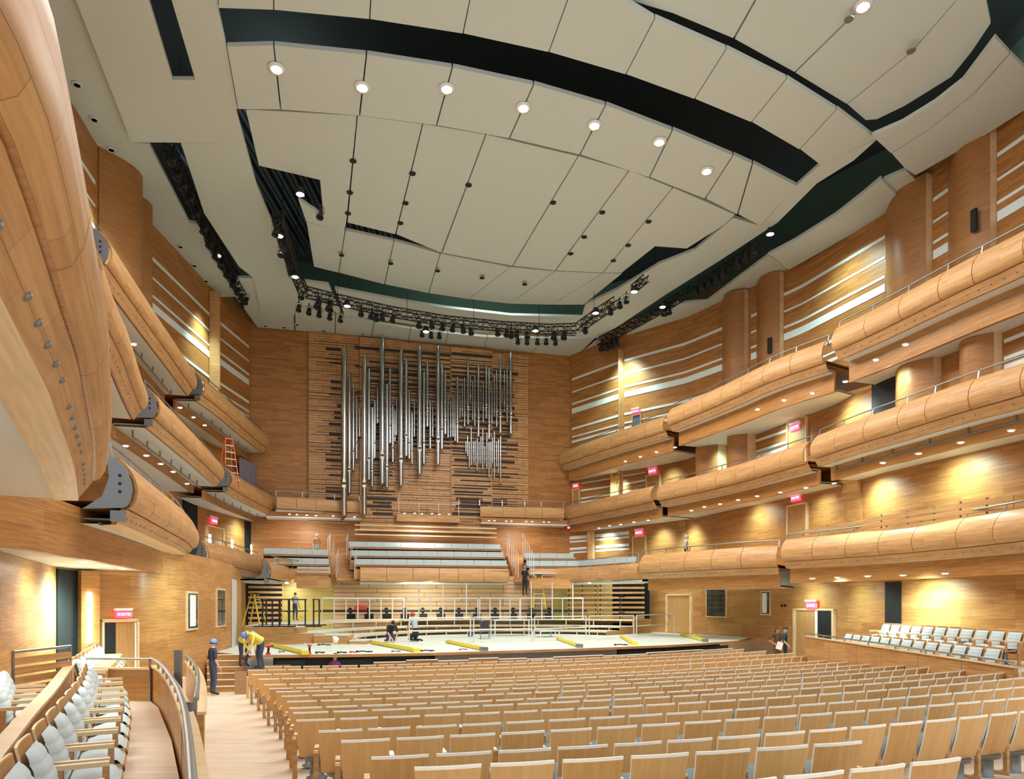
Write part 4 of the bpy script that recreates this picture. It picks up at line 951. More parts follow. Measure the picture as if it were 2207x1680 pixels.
# console platform with fine rail, louvres below
wallslab(BACK, 852, 985, 8.25, 8.7, 1.1, 'organ_platform', 'panel', th=.9, label='small wood platform jutting out below the organ centre', cat='platform')
A, B = BACK.hit(857, 1.1)[0], BACK.hit(983, 1.1)[0]; zz = Vector((0, 0, 8.7))
railing('fine_rail', 'thin steel rail around the small organ platform', [A + zz + Vector((0, 0, .75)), B + zz + Vector((0, 0, .75))], [(A.lerp(B, f) + zz, A.lerp(B, f) + zz + Vector((0, 0, .75 if 0 < f < 1 else 1.15))) for f in (0, .33, .66, 1)], .02, 'alu')
for k in range(3):
    z = 7.85 - k * .3; wallslab(BACK, 764, 1062, z, z + .09, 1.25, 'louvre', 'maple', th=.25, label=['upper', 'middle', 'lowest'][k] + ' long pale louvre board under the organ', cat='louvre')
# ---------------------------------------------------------------- wall bands, pilasters, doors, signs
U = [(18.7, .15), (17.8, .1), (16.96, .12), (16.46, .36), (15.2, .15), (14.62, .1), (14.28, .16)]
Mz = [(11.3, .16), (10.75, .12), (10.2, .12), (9.9, .2)]
Lz = [(7.95, .12), (7.5, .22), (7.22, .12), (6.72, .18), (6.45, .12)]
def bands(W, p0, p1, lst, dz=0, off=.025):
    for z, h in lst:
        wallslab(W, p0, p1, z + dz - h / 2, z + dz + h / 2, off, 'trim_band', 'niche', kind='structure')
bands(RIGHT, 1233, 1336, U); bands(RIGHT, 1346, 1557, U); bands(RIGHT, 1619, 1631, U); bands(RIGHT, 1690, 1908, U, .35); bands(RIGHT, 2012, 2044, U, .5); bands(RIGHT, 2150, 2230, U, .5)
bands(LEFT, 460, 536, U, .35); bands(LEFT, 303, 452, U, .3); bands(LEFT, 110, 204, U, .3)
bands(RMID, 1252, 1318, Mz); bands(RMID, 1331, 1392, Mz); bands(RMID, 1630, 1696, Mz, .4); bands(RMID, 2165, 2230, Mz, .4)
bands(RMID, 1222, 1268, Lz); bands(RMID, 1284, 1356, Lz)
def pilaster(W, p0, p1, z0, z1, bulge, label, mat='column', flip=False):
    h0, n0 = W.hit(p0); h1, n1 = W.hit(p1); m = MB(); N = 9
    out = []
    for k in range(N):
        t = k / (N - 1); b = math.sin(t * math.pi * .86)
        out.append(h0.lerp(h1, t) + n0.lerp(n1, t) * (bulge * b + .03))
    out_f = out; u = [0]
    for a_, b_ in zip(out, out[1:]): u.append(u[-1] + (b_ - a_).length)
    up = lambda p, z: Vector((p.x, p.y, z))
    m.grid([[up(p, z0) for p in out], [up(p, z1) for p in out]], 0, [[(a_, z0) for a_ in u], [(a_, z1) for a_ in u]])
    e = (h1 if not flip else h0); q = out[-1] if not flip else out[0]
    m.quadv([up(q, z0), up(e, z0), up(e, z1), up(q, z1)], 1)  # return face in paler wood: the light on it is put into the colour
    m.quadv([up(p, z1) for p in out] + [up(h1, z1), up(h0, z1)], 0); m.quadv(([up(p, z0) for p in out] + [up(h1, z0), up(h0, z0)])[::-1], 0)
    return m.build('curved_pilaster', [mat, 'maple'], label=label, cat='pilaster')
pilaster(RIGHT, 1558, 1613, 12.5, 20.2, .7, 'curved wood pilaster on the top right tier, nearest the organ')
pilaster(RIGHT, 1632, 1689, 12.5, 20.25, .6, 'curved wood pilaster on the top right tier with small dark slot')
pilaster(RIGHT, 1910, 2009, 12.5, 20.3, .6, 'broad curved wood pilaster near the upper right corner')
pilaster(RIGHT, 2046, 2148, 12.5, 20.6, .6, 'broad curved wood pilaster at the far upper right with dark slot')
for px, py in ((1677, 745), (2131, 475)):
    p, n = RIGHT.hit(px, .66); z = E + (H - py) / F * p.y; m = MB(); m.box((p.x, p.y, z), (.22, .1, .8), math.atan2(n.y, n.x) + math.pi / 2); m.build('wall_slot', 'black', label='narrow black slot in the %s pilaster' % ('far upper right' if px > 2000 else 'right tier'), cat='slot')
pilaster(RIGHT, 1337, 1343, 8.8, 19.4, .35, 'slim vertical wood fin on the right wall', 'panel_edge')
pilaster(LEFT, 209, 270, 12.5, 20.5, .9, 'tall curved wood pilaster on the top left tier, nearest the camera', flip=True) if False else pilaster(LEFT, 211, 270, 12.5, 20.6, 1.0, 'tall curved wood pilaster on the top left tier, nearer the camera')
pilaster(LEFT, 272, 302, 12.5, 20.5, .7, 'tall curved wood pilaster on the top left tier, farther one')
pilaster(LEFT, 450, 458, 12.5, 20.3, .5, 'slim wood fin on the upper left wall', 'panel_edge')
pilaster(LEFT, 355, 372, 8.9, 12.1, .5, 'curved wood pier on the middle left tier')
pilaster(RMID, 1516, 1566, 8.8, 11.5, 1.2, 'curved wood bay of the middle right tier, left of the bright slit')
pilaster(RMID, 1584, 1629, 8.8, 11.5, 1.1, 'curved wood bay of the middle right tier, right of the bright slit')
pilaster(RMID, 1931, 2029, 8.8, 11.5, .7, 'curved wood bay lit by a spotlight beside the black opening')
pilaster(RMID, 2070, 2160, 8.8, 11.5, .7, 'curved wood bay at the right end of the middle tier')
pilaster(RMID, 1320, 1330, 8.8, 11.9, .5, 'thin wood pier of the middle right tier', 'panel_edge'); pilaster(RMID, 1269, 1282, 4.8, 8.3, .5, 'thin wood pier of the lowest right tier', 'panel_edge')
wallslab(RMID, 1880, 1929, 8.8, 11.7, .03, 'black_opening', 'black', label='tall black doorway of the middle right tier', cat='opening')
wallslab(RMID, 1500, 1515, 8.8, 11.8, .03, 'dark_recess', 'bulk', label='dark wood recess of the middle right tier', cat='recess')
wallslab(RMID, 1568, 1582, 8.8, 11.9, .02, 'bright_slit', 'niche', label='pale slit between two curved bays of the middle right tier', cat='slit')
wallslab(RMID, 1909, 1943, .8, 3.7, .04, 'black_opening', 'black', label='tall black doorway beside the padded seats at right', cat='opening')
wallslab(RMID, 1462, 1480, 4.8, 8.2, .06, 'dark_recess', 'bulk', label='dark wood recess of the lowest right tier', cat='recess')
wallslab(RMID, 1828, 1858, 4.8, 8.0, .06, 'dark_recess', 'bulk', label='dark wood recess near the slatted guard of the lowest right tier', cat='recess')
wallslab(LOWL, 120, 166, .8, 3.7, .05, 'black_curtain', 'curtdark', label='black curtained opening behind the left box', cat='curtain')
wallslab(LOWL, 166, 206, .8, 3.7, .25, 'wood_pier', 'bulk', label='wood pier with a glowing vertical tube behind the left box', cat='pier')
wallslab(LEFT, 393, 424, 4.8, 8.2, .05, 'black_curtain', 'curtdark', label='black curtain on the lowest left tier', cat='curtain')
wallslab(LEFT, 527, 546, 4.8, 8.0, .05, 'black_curtain', 'curtdark', label='dark curtain beside the far tube light on the lowest left tier', cat='curtain')
# pleated curtain on the middle left tier
h = LEFT.sub(500, 538, 40); m = MB(); F_ = [p + n * (.45 + .07 * math.sin(k * 1.9)) for k, (p, n) in enumerate(h)]
m.grid([[Vector((p.x, p.y, 8.8)) for p in F_], [Vector((p.x, p.y, 11.6)) for p in F_]]); m.build('pleated_curtain', 'curtain', label='grey pleated curtain on the middle left tier', cat='curtain')
def door(W, p0, p1, z0, z1, label, leaf='door', open_part=None):
    h0, n0 = W.hit(p0); h1, n1 = W.hit(p1); root = thing('door', label, 'door', (h0.x, h0.y, z0)); d = (p1 - p0)
    wallslab(W, p0 + d * .06, p1 - d * .06, z0, z1 - .06, .07, 'leaf', leaf, root)
    wallslab(W, p0, p0 + d * .06, z0, z1, .12, 'frame_post', 'maple', root); wallslab(W, p1 - d * .06, p1, z0, z1, .12, 'frame_post', 'maple', root); wallslab(W, p0, p1, z1 - .06, z1 + .02, .12, 'frame_head', 'maple', root)
    if open_part: wallslab(W, open_part[0], open_part[1], z0, z1 - .08, .09, 'dark_gap', 'black', root); wallslab(W, open_part[2], open_part[3], z0, z1 - .08, .11, 'door_edge', 'white', root)
    else:
        c = W.hit(p0 + d * .16, .1)[0]; m = MB(); m.box((c.x, c.y, z0 + 1.0), (.06, .05, .2)); m.build('handle', 'steel', root)
    return root
def text(s, loc, rz, size, mat, parent, depth=.01):
    cu = bpy.data.curves.new('letters', 'FONT'); cu.body = s; cu.size = size; cu.align_x = 'CENTER'; cu.align_y = 'CENTER'; cu.extrude = depth; cu.resolution_u = 2
    o = bpy.data.objects.new('t', cu); COL.objects.link(o); dg = bpy.context.evaluated_depsgraph_get(); me = bpy.data.meshes.new_from_object(o.evaluated_get(dg)); bpy.data.objects.remove(o)
    me.materials.clear(); me.materials.append(M[mat]); q = bpy.data.objects.new('letters', me); COL.objects.link(q)
    q.parent = parent; q.location = Vector(loc) - root_base(parent); q.rotation_euler = (math.pi / 2, 0, rz); return q
def exit_sign(W, px, py, label, off=.12, s=1.):
    p, n = W.hit(px, off); z = E + (H - py) / F * p.y; rz = math.atan2(n.y, n.x) + math.pi / 2
    root = thing('exit_sign', label, 'sign', (p.x, p.y, z)); R = Matrix.Rotation(rz, 3, 'Z')
    m = MB(); m.box((p.x, p.y, z), (.62 * s, .08, .30 * s), rz); m.build('sign_box', 'exit', root)
    m = MB(); m.box((p.x, p.y, z + .22 * s), (.72 * s, .14, .10 * s), rz); m.build('mounting_bar', 'white', root)
    text('SORTIE', (p.x + n.x * .045, p.y + n.y * .045, z), rz, .17 * s, 'exitlet', root, .004)
    for side in (-1,):
        m = MB(); t = Vector((-n.y, n.x, 0)); c = Vector((p.x, p.y, z)); m.box(c + t * .33 * s, (.02, .06, .2 * s), rz); m.build('end_cap', 'white', root)
door(RMID, 1365, 1394, 4.8, 7.2, 'light wood door of the lowest right tier, nearest the organ'); exit_sign(RMID, 1380, 1149, 'red exit sign over the lowest right tier door nearest the organ')
door(RMID, 1699, 1743, 4.8, 7.5, 'light wood door of the lowest right tier, by the small steps'); exit_sign(RMID, 1720, 1074, 'red exit sign over the lowest right tier door by the small steps')
door(RMID, 1394, 1425, 8.8, 11.0, 'light wood door of the middle right tier, nearest the organ'); exit_sign(RMID, 1409, 1016, 'red exit sign over the middle right tier door nearest the organ')
door(RMID, 1699, 1742, 8.8, 11.5, 'light wood door of the middle right tier, beside the wide bay'); exit_sign(RMID, 1718, 922, 'red exit sign over the middle right tier door beside the wide bay')
door(RMID, 1235, 1250, 8.8, 10.9, 'narrow wood door next to the organ wall at right'); exit_sign(RMID, 1243, 1048, 'small red exit sign next to the organ wall at right', s=.7)
door(RIGHT, 1364, 1383, 12.6, 15.0, 'dark blue-grey open door on the top right tier', leaf='deckblue'); exit_sign(RIGHT, 1372, 887, 'red exit sign on the top right tier', s=.8)
exit_sign(RMID, 1225, 1138, 'small red exit sign beside the choir terrace at right', s=.6)
door(RMID, 1713, 1802, 0., 2.62, 'open double door at floor level in the right wall', open_part=(1765, 1797, 1761, 1766)); exit_sign(RMID, 1754, 1306, 'red exit sign over the open double door at right')
door(RMID, 1437, 1493, 1.1, 3.4, 'flush pair of wood doors beside the stage at right')
def winunit(W, px0, px1, y0, y1, n, label_mat='glassdark', inner=None):
    p = W.hit((px0 + px1) / 2)[0]; z1, z0 = E + (H - y0) / F * p.y, E + (H - y1) / F * p.y
    d = px1 - px0; fr = wallslab(W, px0 - 2, px1 + 2, z0 - .07, z1 + .07, .05, 'window_%d' % n, 'maple', kind='structure')
    wallslab(W, px0, px1, z0, z1, .065, 'pane', label_mat, fr)
    if inner: wallslab(W, inner[0], inner[1], z0 + .05, z1 - .05, .075, 'inner_leaf', 'white', fr)
winunit(RMID, 1525, 1565, 1271, 1329, 1); winunit(RMID, 1643, 1660, 1277, 1324, 2, 'glassdark', (1645, 1655))
winunit(LOWL, 402, 422, 1280, 1354, 3, 'glassdark', (405, 417)); winunit(LOWL, 466, 482, 1273, 1348, 4)
wallslab(LOWL, 499, 505, 1.1, 3.85, .1, 'door_edge', 'alu', label='bright metal edge of the stage door at left', cat='door'); wallslab(LOWL, 506, 517, 1.1, 3.8, .06, 'door_leaf', 'door', label='narrow wood door leaf next to the stage at left', cat='door')
door(LOWL, 216, 296, .95, 2.46, 'half-open wood door at the back of the left box', open_part=(219, 246, 287, 290)); exit_sign(LOWL, 261, 1325, 'red exit sign above the half-open door at left', s=.6)
door(LEFT, 442, 480, 4.8, 7.2, 'light wood door on the lowest left tier'); exit_sign(LEFT, 457, 1124, 'red exit sign on the lowest left tier')
for px, py in ((1686, 1306), (1693, 1306)):
    p, n = RMID.hit(px, .02); z = E + (H - py) / F * p.y; m = MB(); m.lathe((p.x, p.y, z), [(.07, 0), (.07, .03)], 12, 0, n); m.build('wall_socket', 'black', label='small round black %s fitting of the pair on the right wall' % ('left' if px < 1690 else 'right'), cat='fitting')
# glowing tubes on the left
for W, px, z0, z1, off, lab in ((LOWL, 183, 1.9, 3.15, .3, 'glowing vertical tube light on the pier behind the left box'), (LEFT, 433, 5.0, 6.6, .5, 'glowing vertical tube beside the black curtain of the lowest left tier'), (LEFT, 487, 4.9, 6.6, .4, 'thin glowing tube right of the lowest left tier door'), (LEFT, 553, 4.9, 6.6, .5, 'glowing vertical tube nearest the choir benches at left')):
    p, n = W.hit(px, off); root = thing('tube_light', lab, 'lamp', (p.x, p.y, z0))
    m = MB(); m.tube([(p.x, p.y, z0), (p.x, p.y, z1)], .05, 10); m.build('tube', 'lamp2', root); m = MB(); m.box((p.x - n.x * .09, p.y - n.y * .09, (z0 + z1) / 2), (.12, .04, z1 - z0 + .1), math.atan2(n.y, n.x) + math.pi / 2); m.build('backplate', 'white', root)
# ---------------------------------------------------------------- downlights
def downlight(px, py, z, label, r=.09, group=None, th=.03):
    p = at(px, py, z); root = thing('downlight', label, 'lamp', (p.x, p.y, z - th), group=group)
    m = MB(); m.lathe((p.x, p.y, z - th), [(r * .7, .002), (r * 1.25, 0), (r * 1.3, th)], 12); m.build('trim_ring', 'white', root)
    m = MB(); m.lathe((p.x, p.y, z - th - .012), [(.001, 0), (r * .8, .004), (r * .8, .012)], 12); m.build('lamp', 'lamp', root)
    return p
LT = []
def dl(lst, z, what, pw=0, r=.09):
    for k, (x, y) in enumerate(lst):
        p = downlight(x, y, z, 'small bright downlight %s, %s from the left' % (what, ordinal(k + 1)), r, 'downlights ' + what); LT.append((p, pw))
dl([(1348, 994), (1380, 984), (1415, 974), (1455, 964), (1633, 882), (1690, 862), (1751, 847), (1822, 822), (1888, 775), (1952, 742)], 11.46, 'under the top right balconies')
dl([(1490, 1100), (1518, 1092), (1552, 1086), (1591, 1077), (1632, 1069), (1682, 1061), (1737, 1051), (1798, 1041), (1903, 997), (1980, 977), (2071, 953), (2180, 927)], 7.86, 'under the middle right balconies')
dl([(1291, 1138), (1314, 1133), (1338, 1130), (1366, 1125), (1397, 1121)], 7.84, 'over the striped choir side wall')
dl([(1751, 1246), (1805, 1244), (1870, 1241), (1946, 1239), (2037, 1235)], 3.77, 'under the lowest right balconies')
dl([(180, 1209), (231, 1218), (264, 1224), (287, 1230), (302, 1234)], 3.78, 'over the left box')
dl([(271, 960), (315, 981), (346, 999), (373, 1016), (403, 1042)], 8.0, 'under the middle left balconies')
dl([(388, 878), (417, 899), (441, 916), (288, 741)], 11.7, 'under the top left balconies')
dl([(624, 1108), (640, 1109), (661, 1110), (681, 1111), (718, 1112), (764, 1114)], 8.2, 'of the left organ gallery', r=.07)
dl([(872, 1106), (894, 1106), (909, 1107), (931, 1107), (947, 1108), (968, 1108)], 8.22, 'below the small organ platform', r=.07)
dl([(1054, 1122), (1066, 1122), (1091, 1123), (1102, 1123), (1134, 1124), (1147, 1124), (1172, 1125), (1183, 1125)], 8.2, 'of the right organ gallery', r=.07)
for k, (x, y) in enumerate([(596, 147), (781, 187), (963, 190), (1128, 231), (1281, 269), (1421, 305), (1523, 368), (1860, 12)]):
    z = 20.2 if k < 7 else 20.48; p = downlight(x, y, z, 'bright ceiling lamp, %s' % ('%s from the left of the row along the curved black slot' % ordinal(k + 1) if k < 7 else 'alone near the top right corner of the photo'), .21, th=.06); LT.append((p, 1))
for k, (x, y) in enumerate([(761, 347), (754, 415), (750, 460), (736, 550), (889, 374), (874, 438), (863, 481), (842, 568), (1010, 399), (943, 584), (1039, 599), (1131, 613), (1192, 437), (1298, 458), (1259, 511), (1230, 547), (1398, 478), (1354, 529), (1322, 562), (785, 162), (962, 204), (1122, 245), (1273, 283), (1413, 317), (1541, 349), (1640, 400), (1830, 41), (1964, 109)]):
    z = 20.28; p = at(x, y, z); m = MB(); m.lathe((p.x, p.y, z - .05), [(.13, .02), (.14, .05)], 12); m.build('ceiling_plate', 'black' if k < 25 else 'steel', label='small dark round plate on a ceiling joint, %s of these' % ordinal(k + 1), cat='plate', group='round plates on the ceiling joints')
for k, (x, y) in enumerate([(113, 91), (166, 183), (203, 258), (240, 323), (389, 532), (419, 573), (444, 606), (572, 703), (613, 706), (640, 700), (698, 713), (782, 720)]):
    z = 20.58 if k < 4 else (20.6 if k < 7 else 20.43); p = at(x, y, z); m = MB(); m.lathe((p.x, p.y, z - .04), [(.10, .02), (.16, 0), (.18, .04)], 12, 0); m.lathe((p.x, p.y, z - .025), [(.001, 0), (.1, 0)], 12, 1); m.build('recessed_fitting', ['plaster', 'void'], label='small round recessed ceiling fitting near the left wall, %s from the top' % ordinal(k + 1), cat='fitting', group='recessed ceiling fittings near the left wall')
# ---------------------------------------------------------------- lighting trusses
def truss(label, pts, s=.42, bay=.55):
    path = resample(pts, bay); root = thing('lighting_truss', label, 'truss', tuple(path[0])); N = len(path)
    off = [(-s / 2, -s / 2), (s / 2, -s / 2), (s / 2, s / 2), (-s / 2, s / 2)]; ch = []
    nr = normals(path, 1)
    for a_, b_ in off: ch.append([p + n * a_ + Vector((0, 0, b_)) for p, n in zip(path, nr)])
    for c in ch: m = MB(); m.tube(c, .032, 6); m.build('chord', 'black', root)
    m = MB()
    for k in range(N - 1):
        for j in range(4):
            a_, b_ = ch[j], ch[(j + 1) % 4]; m.bar(a_[k], b_[k], .03, .03)
            m.bar(a_[k] if k % 2 else b_[k], b_[k + 1] if k % 2 else a_[k + 1], .03, .03)
    m.build('lattice', 'black', root)
    for k in range(3, N - 1, 7): m = MB(); m.tube([path[k] + Vector((0, 0, s / 2)), path[k] + Vector((0, 0, 5.2 if path[k].z > 17 else 4))], .015, 5); m.build('hanging_cable', 'black', root)
    return path
zt = 19.0
def AT(l, z): return [at(x, y, z) for x, y in l]
truss('curved black lighting truss in front of the organ, spanning the stage', AT([(660, 630), (720, 645), (840, 672), (960, 692), (1080, 704), (1180, 710), (1243, 708)], zt))
truss('short black lighting truss climbing into the left ceiling opening', AT([(598, 465), (612, 520), (636, 585), (655, 632)], 19.4))
truss('black lighting truss turning up at the right of the stage', AT([(1248, 706), (1290, 676), (1330, 650)], zt))
truss('small bright-tipped black truss end hanging over the right stage', AT([(1366, 622), (1392, 600)], 19.2), .3, .35)
truss('black lighting truss in the left wall slot of the ceiling', AT([(362, 318), (400, 400), (440, 480), (480, 550), (520, 622)], 20.6), .4)
truss('black lighting truss in the right wall slot of the ceiling', AT([(1292, 738), (1340, 712), (1400, 680), (1470, 638), (1560, 585), (1630, 535)], 20.3), .4)
def spotlamp(px, py, z, label, group, s=1., lean=.35, yaw=0.):
    p = at(px, py, z); root = thing('stage_spotlight', label, 'spotlight', tuple(p), group=group)
    ax = Vector((math.sin(yaw) * lean, -math.cos(yaw) * lean, -1)).normalized()
    m = MB(); c = p; m.lathe(c - ax * .22 * s, [(.06 * s, 0), (.11 * s, .04 * s), (.12 * s, .25 * s), (.17 * s, .42 * s), (.15 * s, .43 * s), (.10 * s, .30 * s)], 12, 0, ax); m.build('housing', 'black', root)
    m = MB(); m.tube([c + Vector((-.17 * s, 0, 0)), c + Vector((-.17 * s, 0, .3 * s)), c + Vector((.17 * s, 0, .3 * s)), c + Vector((.17 * s, 0, 0))], .014, 6); m.bar(c + Vector((0, 0, .3 * s)), c + Vector((0, 0, .46 * s)), .05); m.build('yoke', 'black', root)
    return root
A1 = [(686, 655, 1.3), (711, 660, 1.3), (778, 673, 1), (801, 679, 1), (811, 684, 1), (824, 683, 1), (847, 687, 1), (903, 699, 1), (931, 700, 1), (954, 704, 1), (976, 707, 1), (998, 710, 1), (1015, 714, 1), (1072, 716, 1), (1092, 718, 1), (1102, 721, 1), (1114, 719, 1), (1136, 722, 1), (1194, 723, 1.15), (1216, 723, 1.15), (650, 636, 1)]
for k, (x, y, s) in enumerate(sorted(A1)): spotlamp(x, y, 18.45, 'black spotlight hanging below the stage truss, %s from the left' % ordinal(k + 1), 'spotlights below the stage truss', s, yaw=random.uniform(-.6, .6))
A2 = [(644, 664), (666, 671), (688, 676), (711, 682), (734, 687), (910, 719), (929, 722), (947, 723), (1116, 735), (1136, 736), (1158, 736), (1177, 736), (1197, 737)]
for k, (x, y) in enumerate(A2): spotlamp(x, y, 18.3, 'black spotlight of the lower rank behind the stage truss, %s from the left' % ordinal(k + 1), 'lower spotlights behind the stage truss', .9)
A3 = [(372, 345), (384, 378), (396, 402), (410, 430), (424, 462), (440, 495), (452, 525), (466, 550), (478, 570), (490, 590), (503, 612), (513, 628), (521, 640), (530, 648), (522, 655)]
for k, (x, y) in enumerate(A3): spotlamp(x, y, 20.0, 'black spotlight in the left wall slot of the ceiling, %s from the top' % ordinal(k + 1), 'spotlights in the left ceiling slot', 1.0, yaw=-.5)
A4 = [(1296, 748), (1308, 747), (1318, 743), (1328, 738), (1432, 671), (1441, 668), (1500, 630), (1515, 620), (1530, 612), (1545, 600), (1560, 590), (1590, 568), (1610, 553), (1625, 542)]
for k, (x, y) in enumerate(A4): spotlamp(x, y, 19.7, 'black spotlight in the right wall slot of the ceiling, %s from the organ' % ordinal(k + 1), 'spotlights in the right ceiling slot', 1.2, .1)
A5 = [(1262, 712), (1316, 671), (1336, 657), (1350, 646), (594, 500), (606, 545), (690, 462)]
for k, (x, y) in enumerate(A5): spotlamp(x, y, 18.6, 'black spotlight near a bend of the stage trusses, %s of these' % ordinal(k + 1), 'spotlights at the truss bends', .9)
for k, (x, y, z) in enumerate([(602, 510, 19.), (647, 420, 19.5), (636, 598, 19.), (748, 661, 18.6), (918, 716, 18.2), (1154, 714, 18.5), (1284, 676, 18.7), (1367, 630, 18.8), (469, 552, 20.), (1428, 663, 19.6), (1660, 506, 19.8)]):
    p = at(x, y, z); m = MB(); m.lathe(p, [(.001, 0), (.17, .02), (.19, .1), (.12, .3)], 12, 0); m.lathe(p - Vector((0, 0, .01)), [(.001, 0), (.16, .02)], 12, 1); m.build('lit_spotlight', ['black', 'lamp'], label='lit white spotlight among the ceiling trusses, %s of these' % ordinal(k + 1), cat='spotlight', group='lit spotlights among the trusses'); LT.append((p, 2 if k in (0, 4, 6, 7) else 0))
m = MB(); A = at(700, 600, 22.3); 
# ---------------------------------------------------------------- people
def person(label, loc, rz, J, look, scale=1., hair=None, helmet=None, sleeves='short', vest=None, skirt=False):
    """J: joint name -> (x, y, z) metres in a frame where the figure faces -Y; look: dict of materials"""
    root = thing('person', label, 'person', loc, rz); root.scale = (scale,) * 3
    order = []; pos = []; rad = []; edges = []; idx = {}
    def add(n, p, r, par=None):
        idx[n] = len(pos); pos.append(Vector(p)); rad.append(r)
        if par is not None: edges.append((idx[par], idx[n]))
    P = lambda n: Vector(J[n])
    add('pelvis', P('pelvis'), (.15, .11)); add('waist', P('pelvis').lerp(P('chest'), .45), (.135, .10), 'pelvis'); add('chest', P('chest'), (.165, .115), 'waist'); add('upper', P('chest').lerp(P('neck'), .6), (.12, .09), 'chest')
    add('neck', P('neck'), (.055, .055), 'upper'); add('skull', P('head') + (P('neck') - P('head')) * .35, (.06, .065), 'neck')
    for s in 'LR':
        add('sh' + s, P('sh' + s), (.062, .062), 'upper'); add('el' + s, P('el' + s), (.043, .043), 'sh' + s); add('wr' + s, P('wr' + s), (.029, .027), 'el' + s)
        d = (P('wr' + s) - P('el' + s)).normalized(); side = d.cross(Vector((0, 1, .2))).normalized()
        pc = P('wr' + s) + d * .06; add('pm' + s, pc, (.036, .016), 'wr' + s)
        for f, (o, L) in enumerate(((-.027, .075), (-.009, .085), (.009, .08), (.027, .062))):
            b0 = pc + d * .035 + side * o; add('f%d%s' % (f, s), b0, (.0095, .0095), 'pm' + s); add('g%d%s' % (f, s), b0 + d * L * .5, (.009, .009), 'f%d%s' % (f, s)); add('h%d%s' % (f, s), b0 + d * L * .9 + Vector((0, -.012, -.01)), (.0075, .0075), 'g%d%s' % (f, s))
        t0 = P('wr' + s) + d * .03 + side * .035; add('t0' + s, t0, (.011, .011), 'pm' + s); add('t1' + s, t0 + d * .035 + side * .018, (.0095, .0095), 't0' + s)
        add('hp' + s, P('hp' + s), (.095, .095), 'pelvis'); add('kn' + s, P('kn' + s), (.062, .062), 'hp' + s); add('cf' + s, P('kn' + s).lerp(P('an' + s), .35), (.056, .056), 'kn' + s); add('an' + s, P('an' + s), (.040, .040), 'cf' + s)
        add('to' + s, P('to' + s), (.042, .03), 'an' + s)
    me = bpy.data.meshes.new('skel'); me.from_pydata(pos, edges, []); o = bpy.data.objects.new('skel', me); COL.objects.link(o)
    bm = bmesh.new(); bm.from_mesh(me); bm.verts.layers.skin.verify(); bm.to_mesh(me); bm.free()
    for k, sv in enumerate(me.skin_vertices[0].data): sv.radius = rad[k]; sv.use_root = (k == 0)
    md = o.modifiers.new('s', 'SKIN'); md.use_smooth_shade = True; o.modifiers.new('b', 'SUBSURF').levels = 1
    dg = bpy.context.evaluated_depsgraph_get(); dg.update(); bme = bpy.data.meshes.new_from_object(o.evaluated_get(dg)); bpy.data.objects.remove(o)
    # zones by nearest bone
    seg = [(idx['pelvis'], idx['waist'], 1), (idx['waist'], idx['chest'], 0), (idx['chest'], idx['upper'], 0), (idx['upper'], idx['neck'], 0), (idx['neck'], idx['skull'], 2)]
    for s in 'LR':
        seg += [(idx['upper'], idx['sh' + s], 0), (idx['sh' + s], idx['el' + s], 0), (idx['el' + s], idx['wr' + s], 0 if sleeves == 'long' else 2), (idx['wr' + s], idx['pm' + s], 2), (idx['pm' + s], idx['h1' + s], 2), (idx['pelvis'], idx['hp' + s], 1), (idx['hp' + s], idx['kn' + s], 1), (idx['kn' + s], idx['an' + s], 1), (idx['an' + s], idx['to' + s], 3)]
    for n_ in ('shirt', 'trousers', 'skin', 'shoes'): bme.materials.append(look[n_])
    for p in bme.polygons:
        c = p.center; best = (9, 0)
        for a_, b_, mi in seg:
            A_, B_ = pos[a_], pos[b_]; t = max(0, min(1, (c - A_).dot(B_ - A_) / max((B_ - A_).length_squared, 1e-9))); dd = (c - A_.lerp(B_, t)).length - .4 * (rad[a_][0] + (rad[b_][0] - rad[a_][0]) * t)
            if dd < best[0]: best = (dd, mi)
        p.material_index = best[1]; p.use_smooth = True
    body = bpy.data.objects.new('body', bme); COL.objects.link(body); body.parent = root
    hd = P('head'); fw = Vector(J.get('face', (0, -1, 0))).normalized(); upv = (hd - P('neck')).normalized(); rt = fw.cross(upv).normalized(); fw = upv.cross(rt)
    R = Matrix((rt, -fw, upv)).transposed()       # local -Y looks forward
    # head: cranium, jaw, nose, brow, lips, ears in one continuous surface plus eyes
    m = MB(); n = 16; rows = []
    for a_ in range(13):
        t = math.pi * a_ / 12; z = -math.cos(t) * .118; rr = max(math.sin(t), .02); row = []
        for j in range(n):
            th = 2 * math.pi * j / n; x = .076 * rr * math.cos(th); y = .097 * rr * math.sin(th)
            if z < -.02: x *= 1 + (z + .02) * 2.2; y *= 1 + (z + .02) * (1.0 if y < 0 else 3.0)
            if y < 0 and abs(x) < .02:
                if -.035 < z < .02: y -= .020 * (1 - abs(z + .012) / .035)
                if -.075 < z < -.045: y -= .006
            if abs(y) < .035 and abs(x) > .06 and -.03 < z < .035: x *= 1.13
            if y < -.06 and .0 < z < .02 and .015 < abs(x) < .045: y += .006
            row.append(hd + R @ Vector((x, y, z)))
        rows.append(row)
    m.grid(rows, 0, closeu=True); h = m.build('head', [look['skin']], root, local=True)
    m = MB()
    for sx in (-1, 1): m.ball(hd + R @ Vector((sx * .03, -.084, .008)), .011, 8)
    m.build('eyes', 'black', h, local=True)
    m = MB(); m.ball(hd + R @ Vector((0, -.092, -.058)), .012, 8, 0, (1.8, .5, .45)); m.build('mouth', 'red', h, local=True)
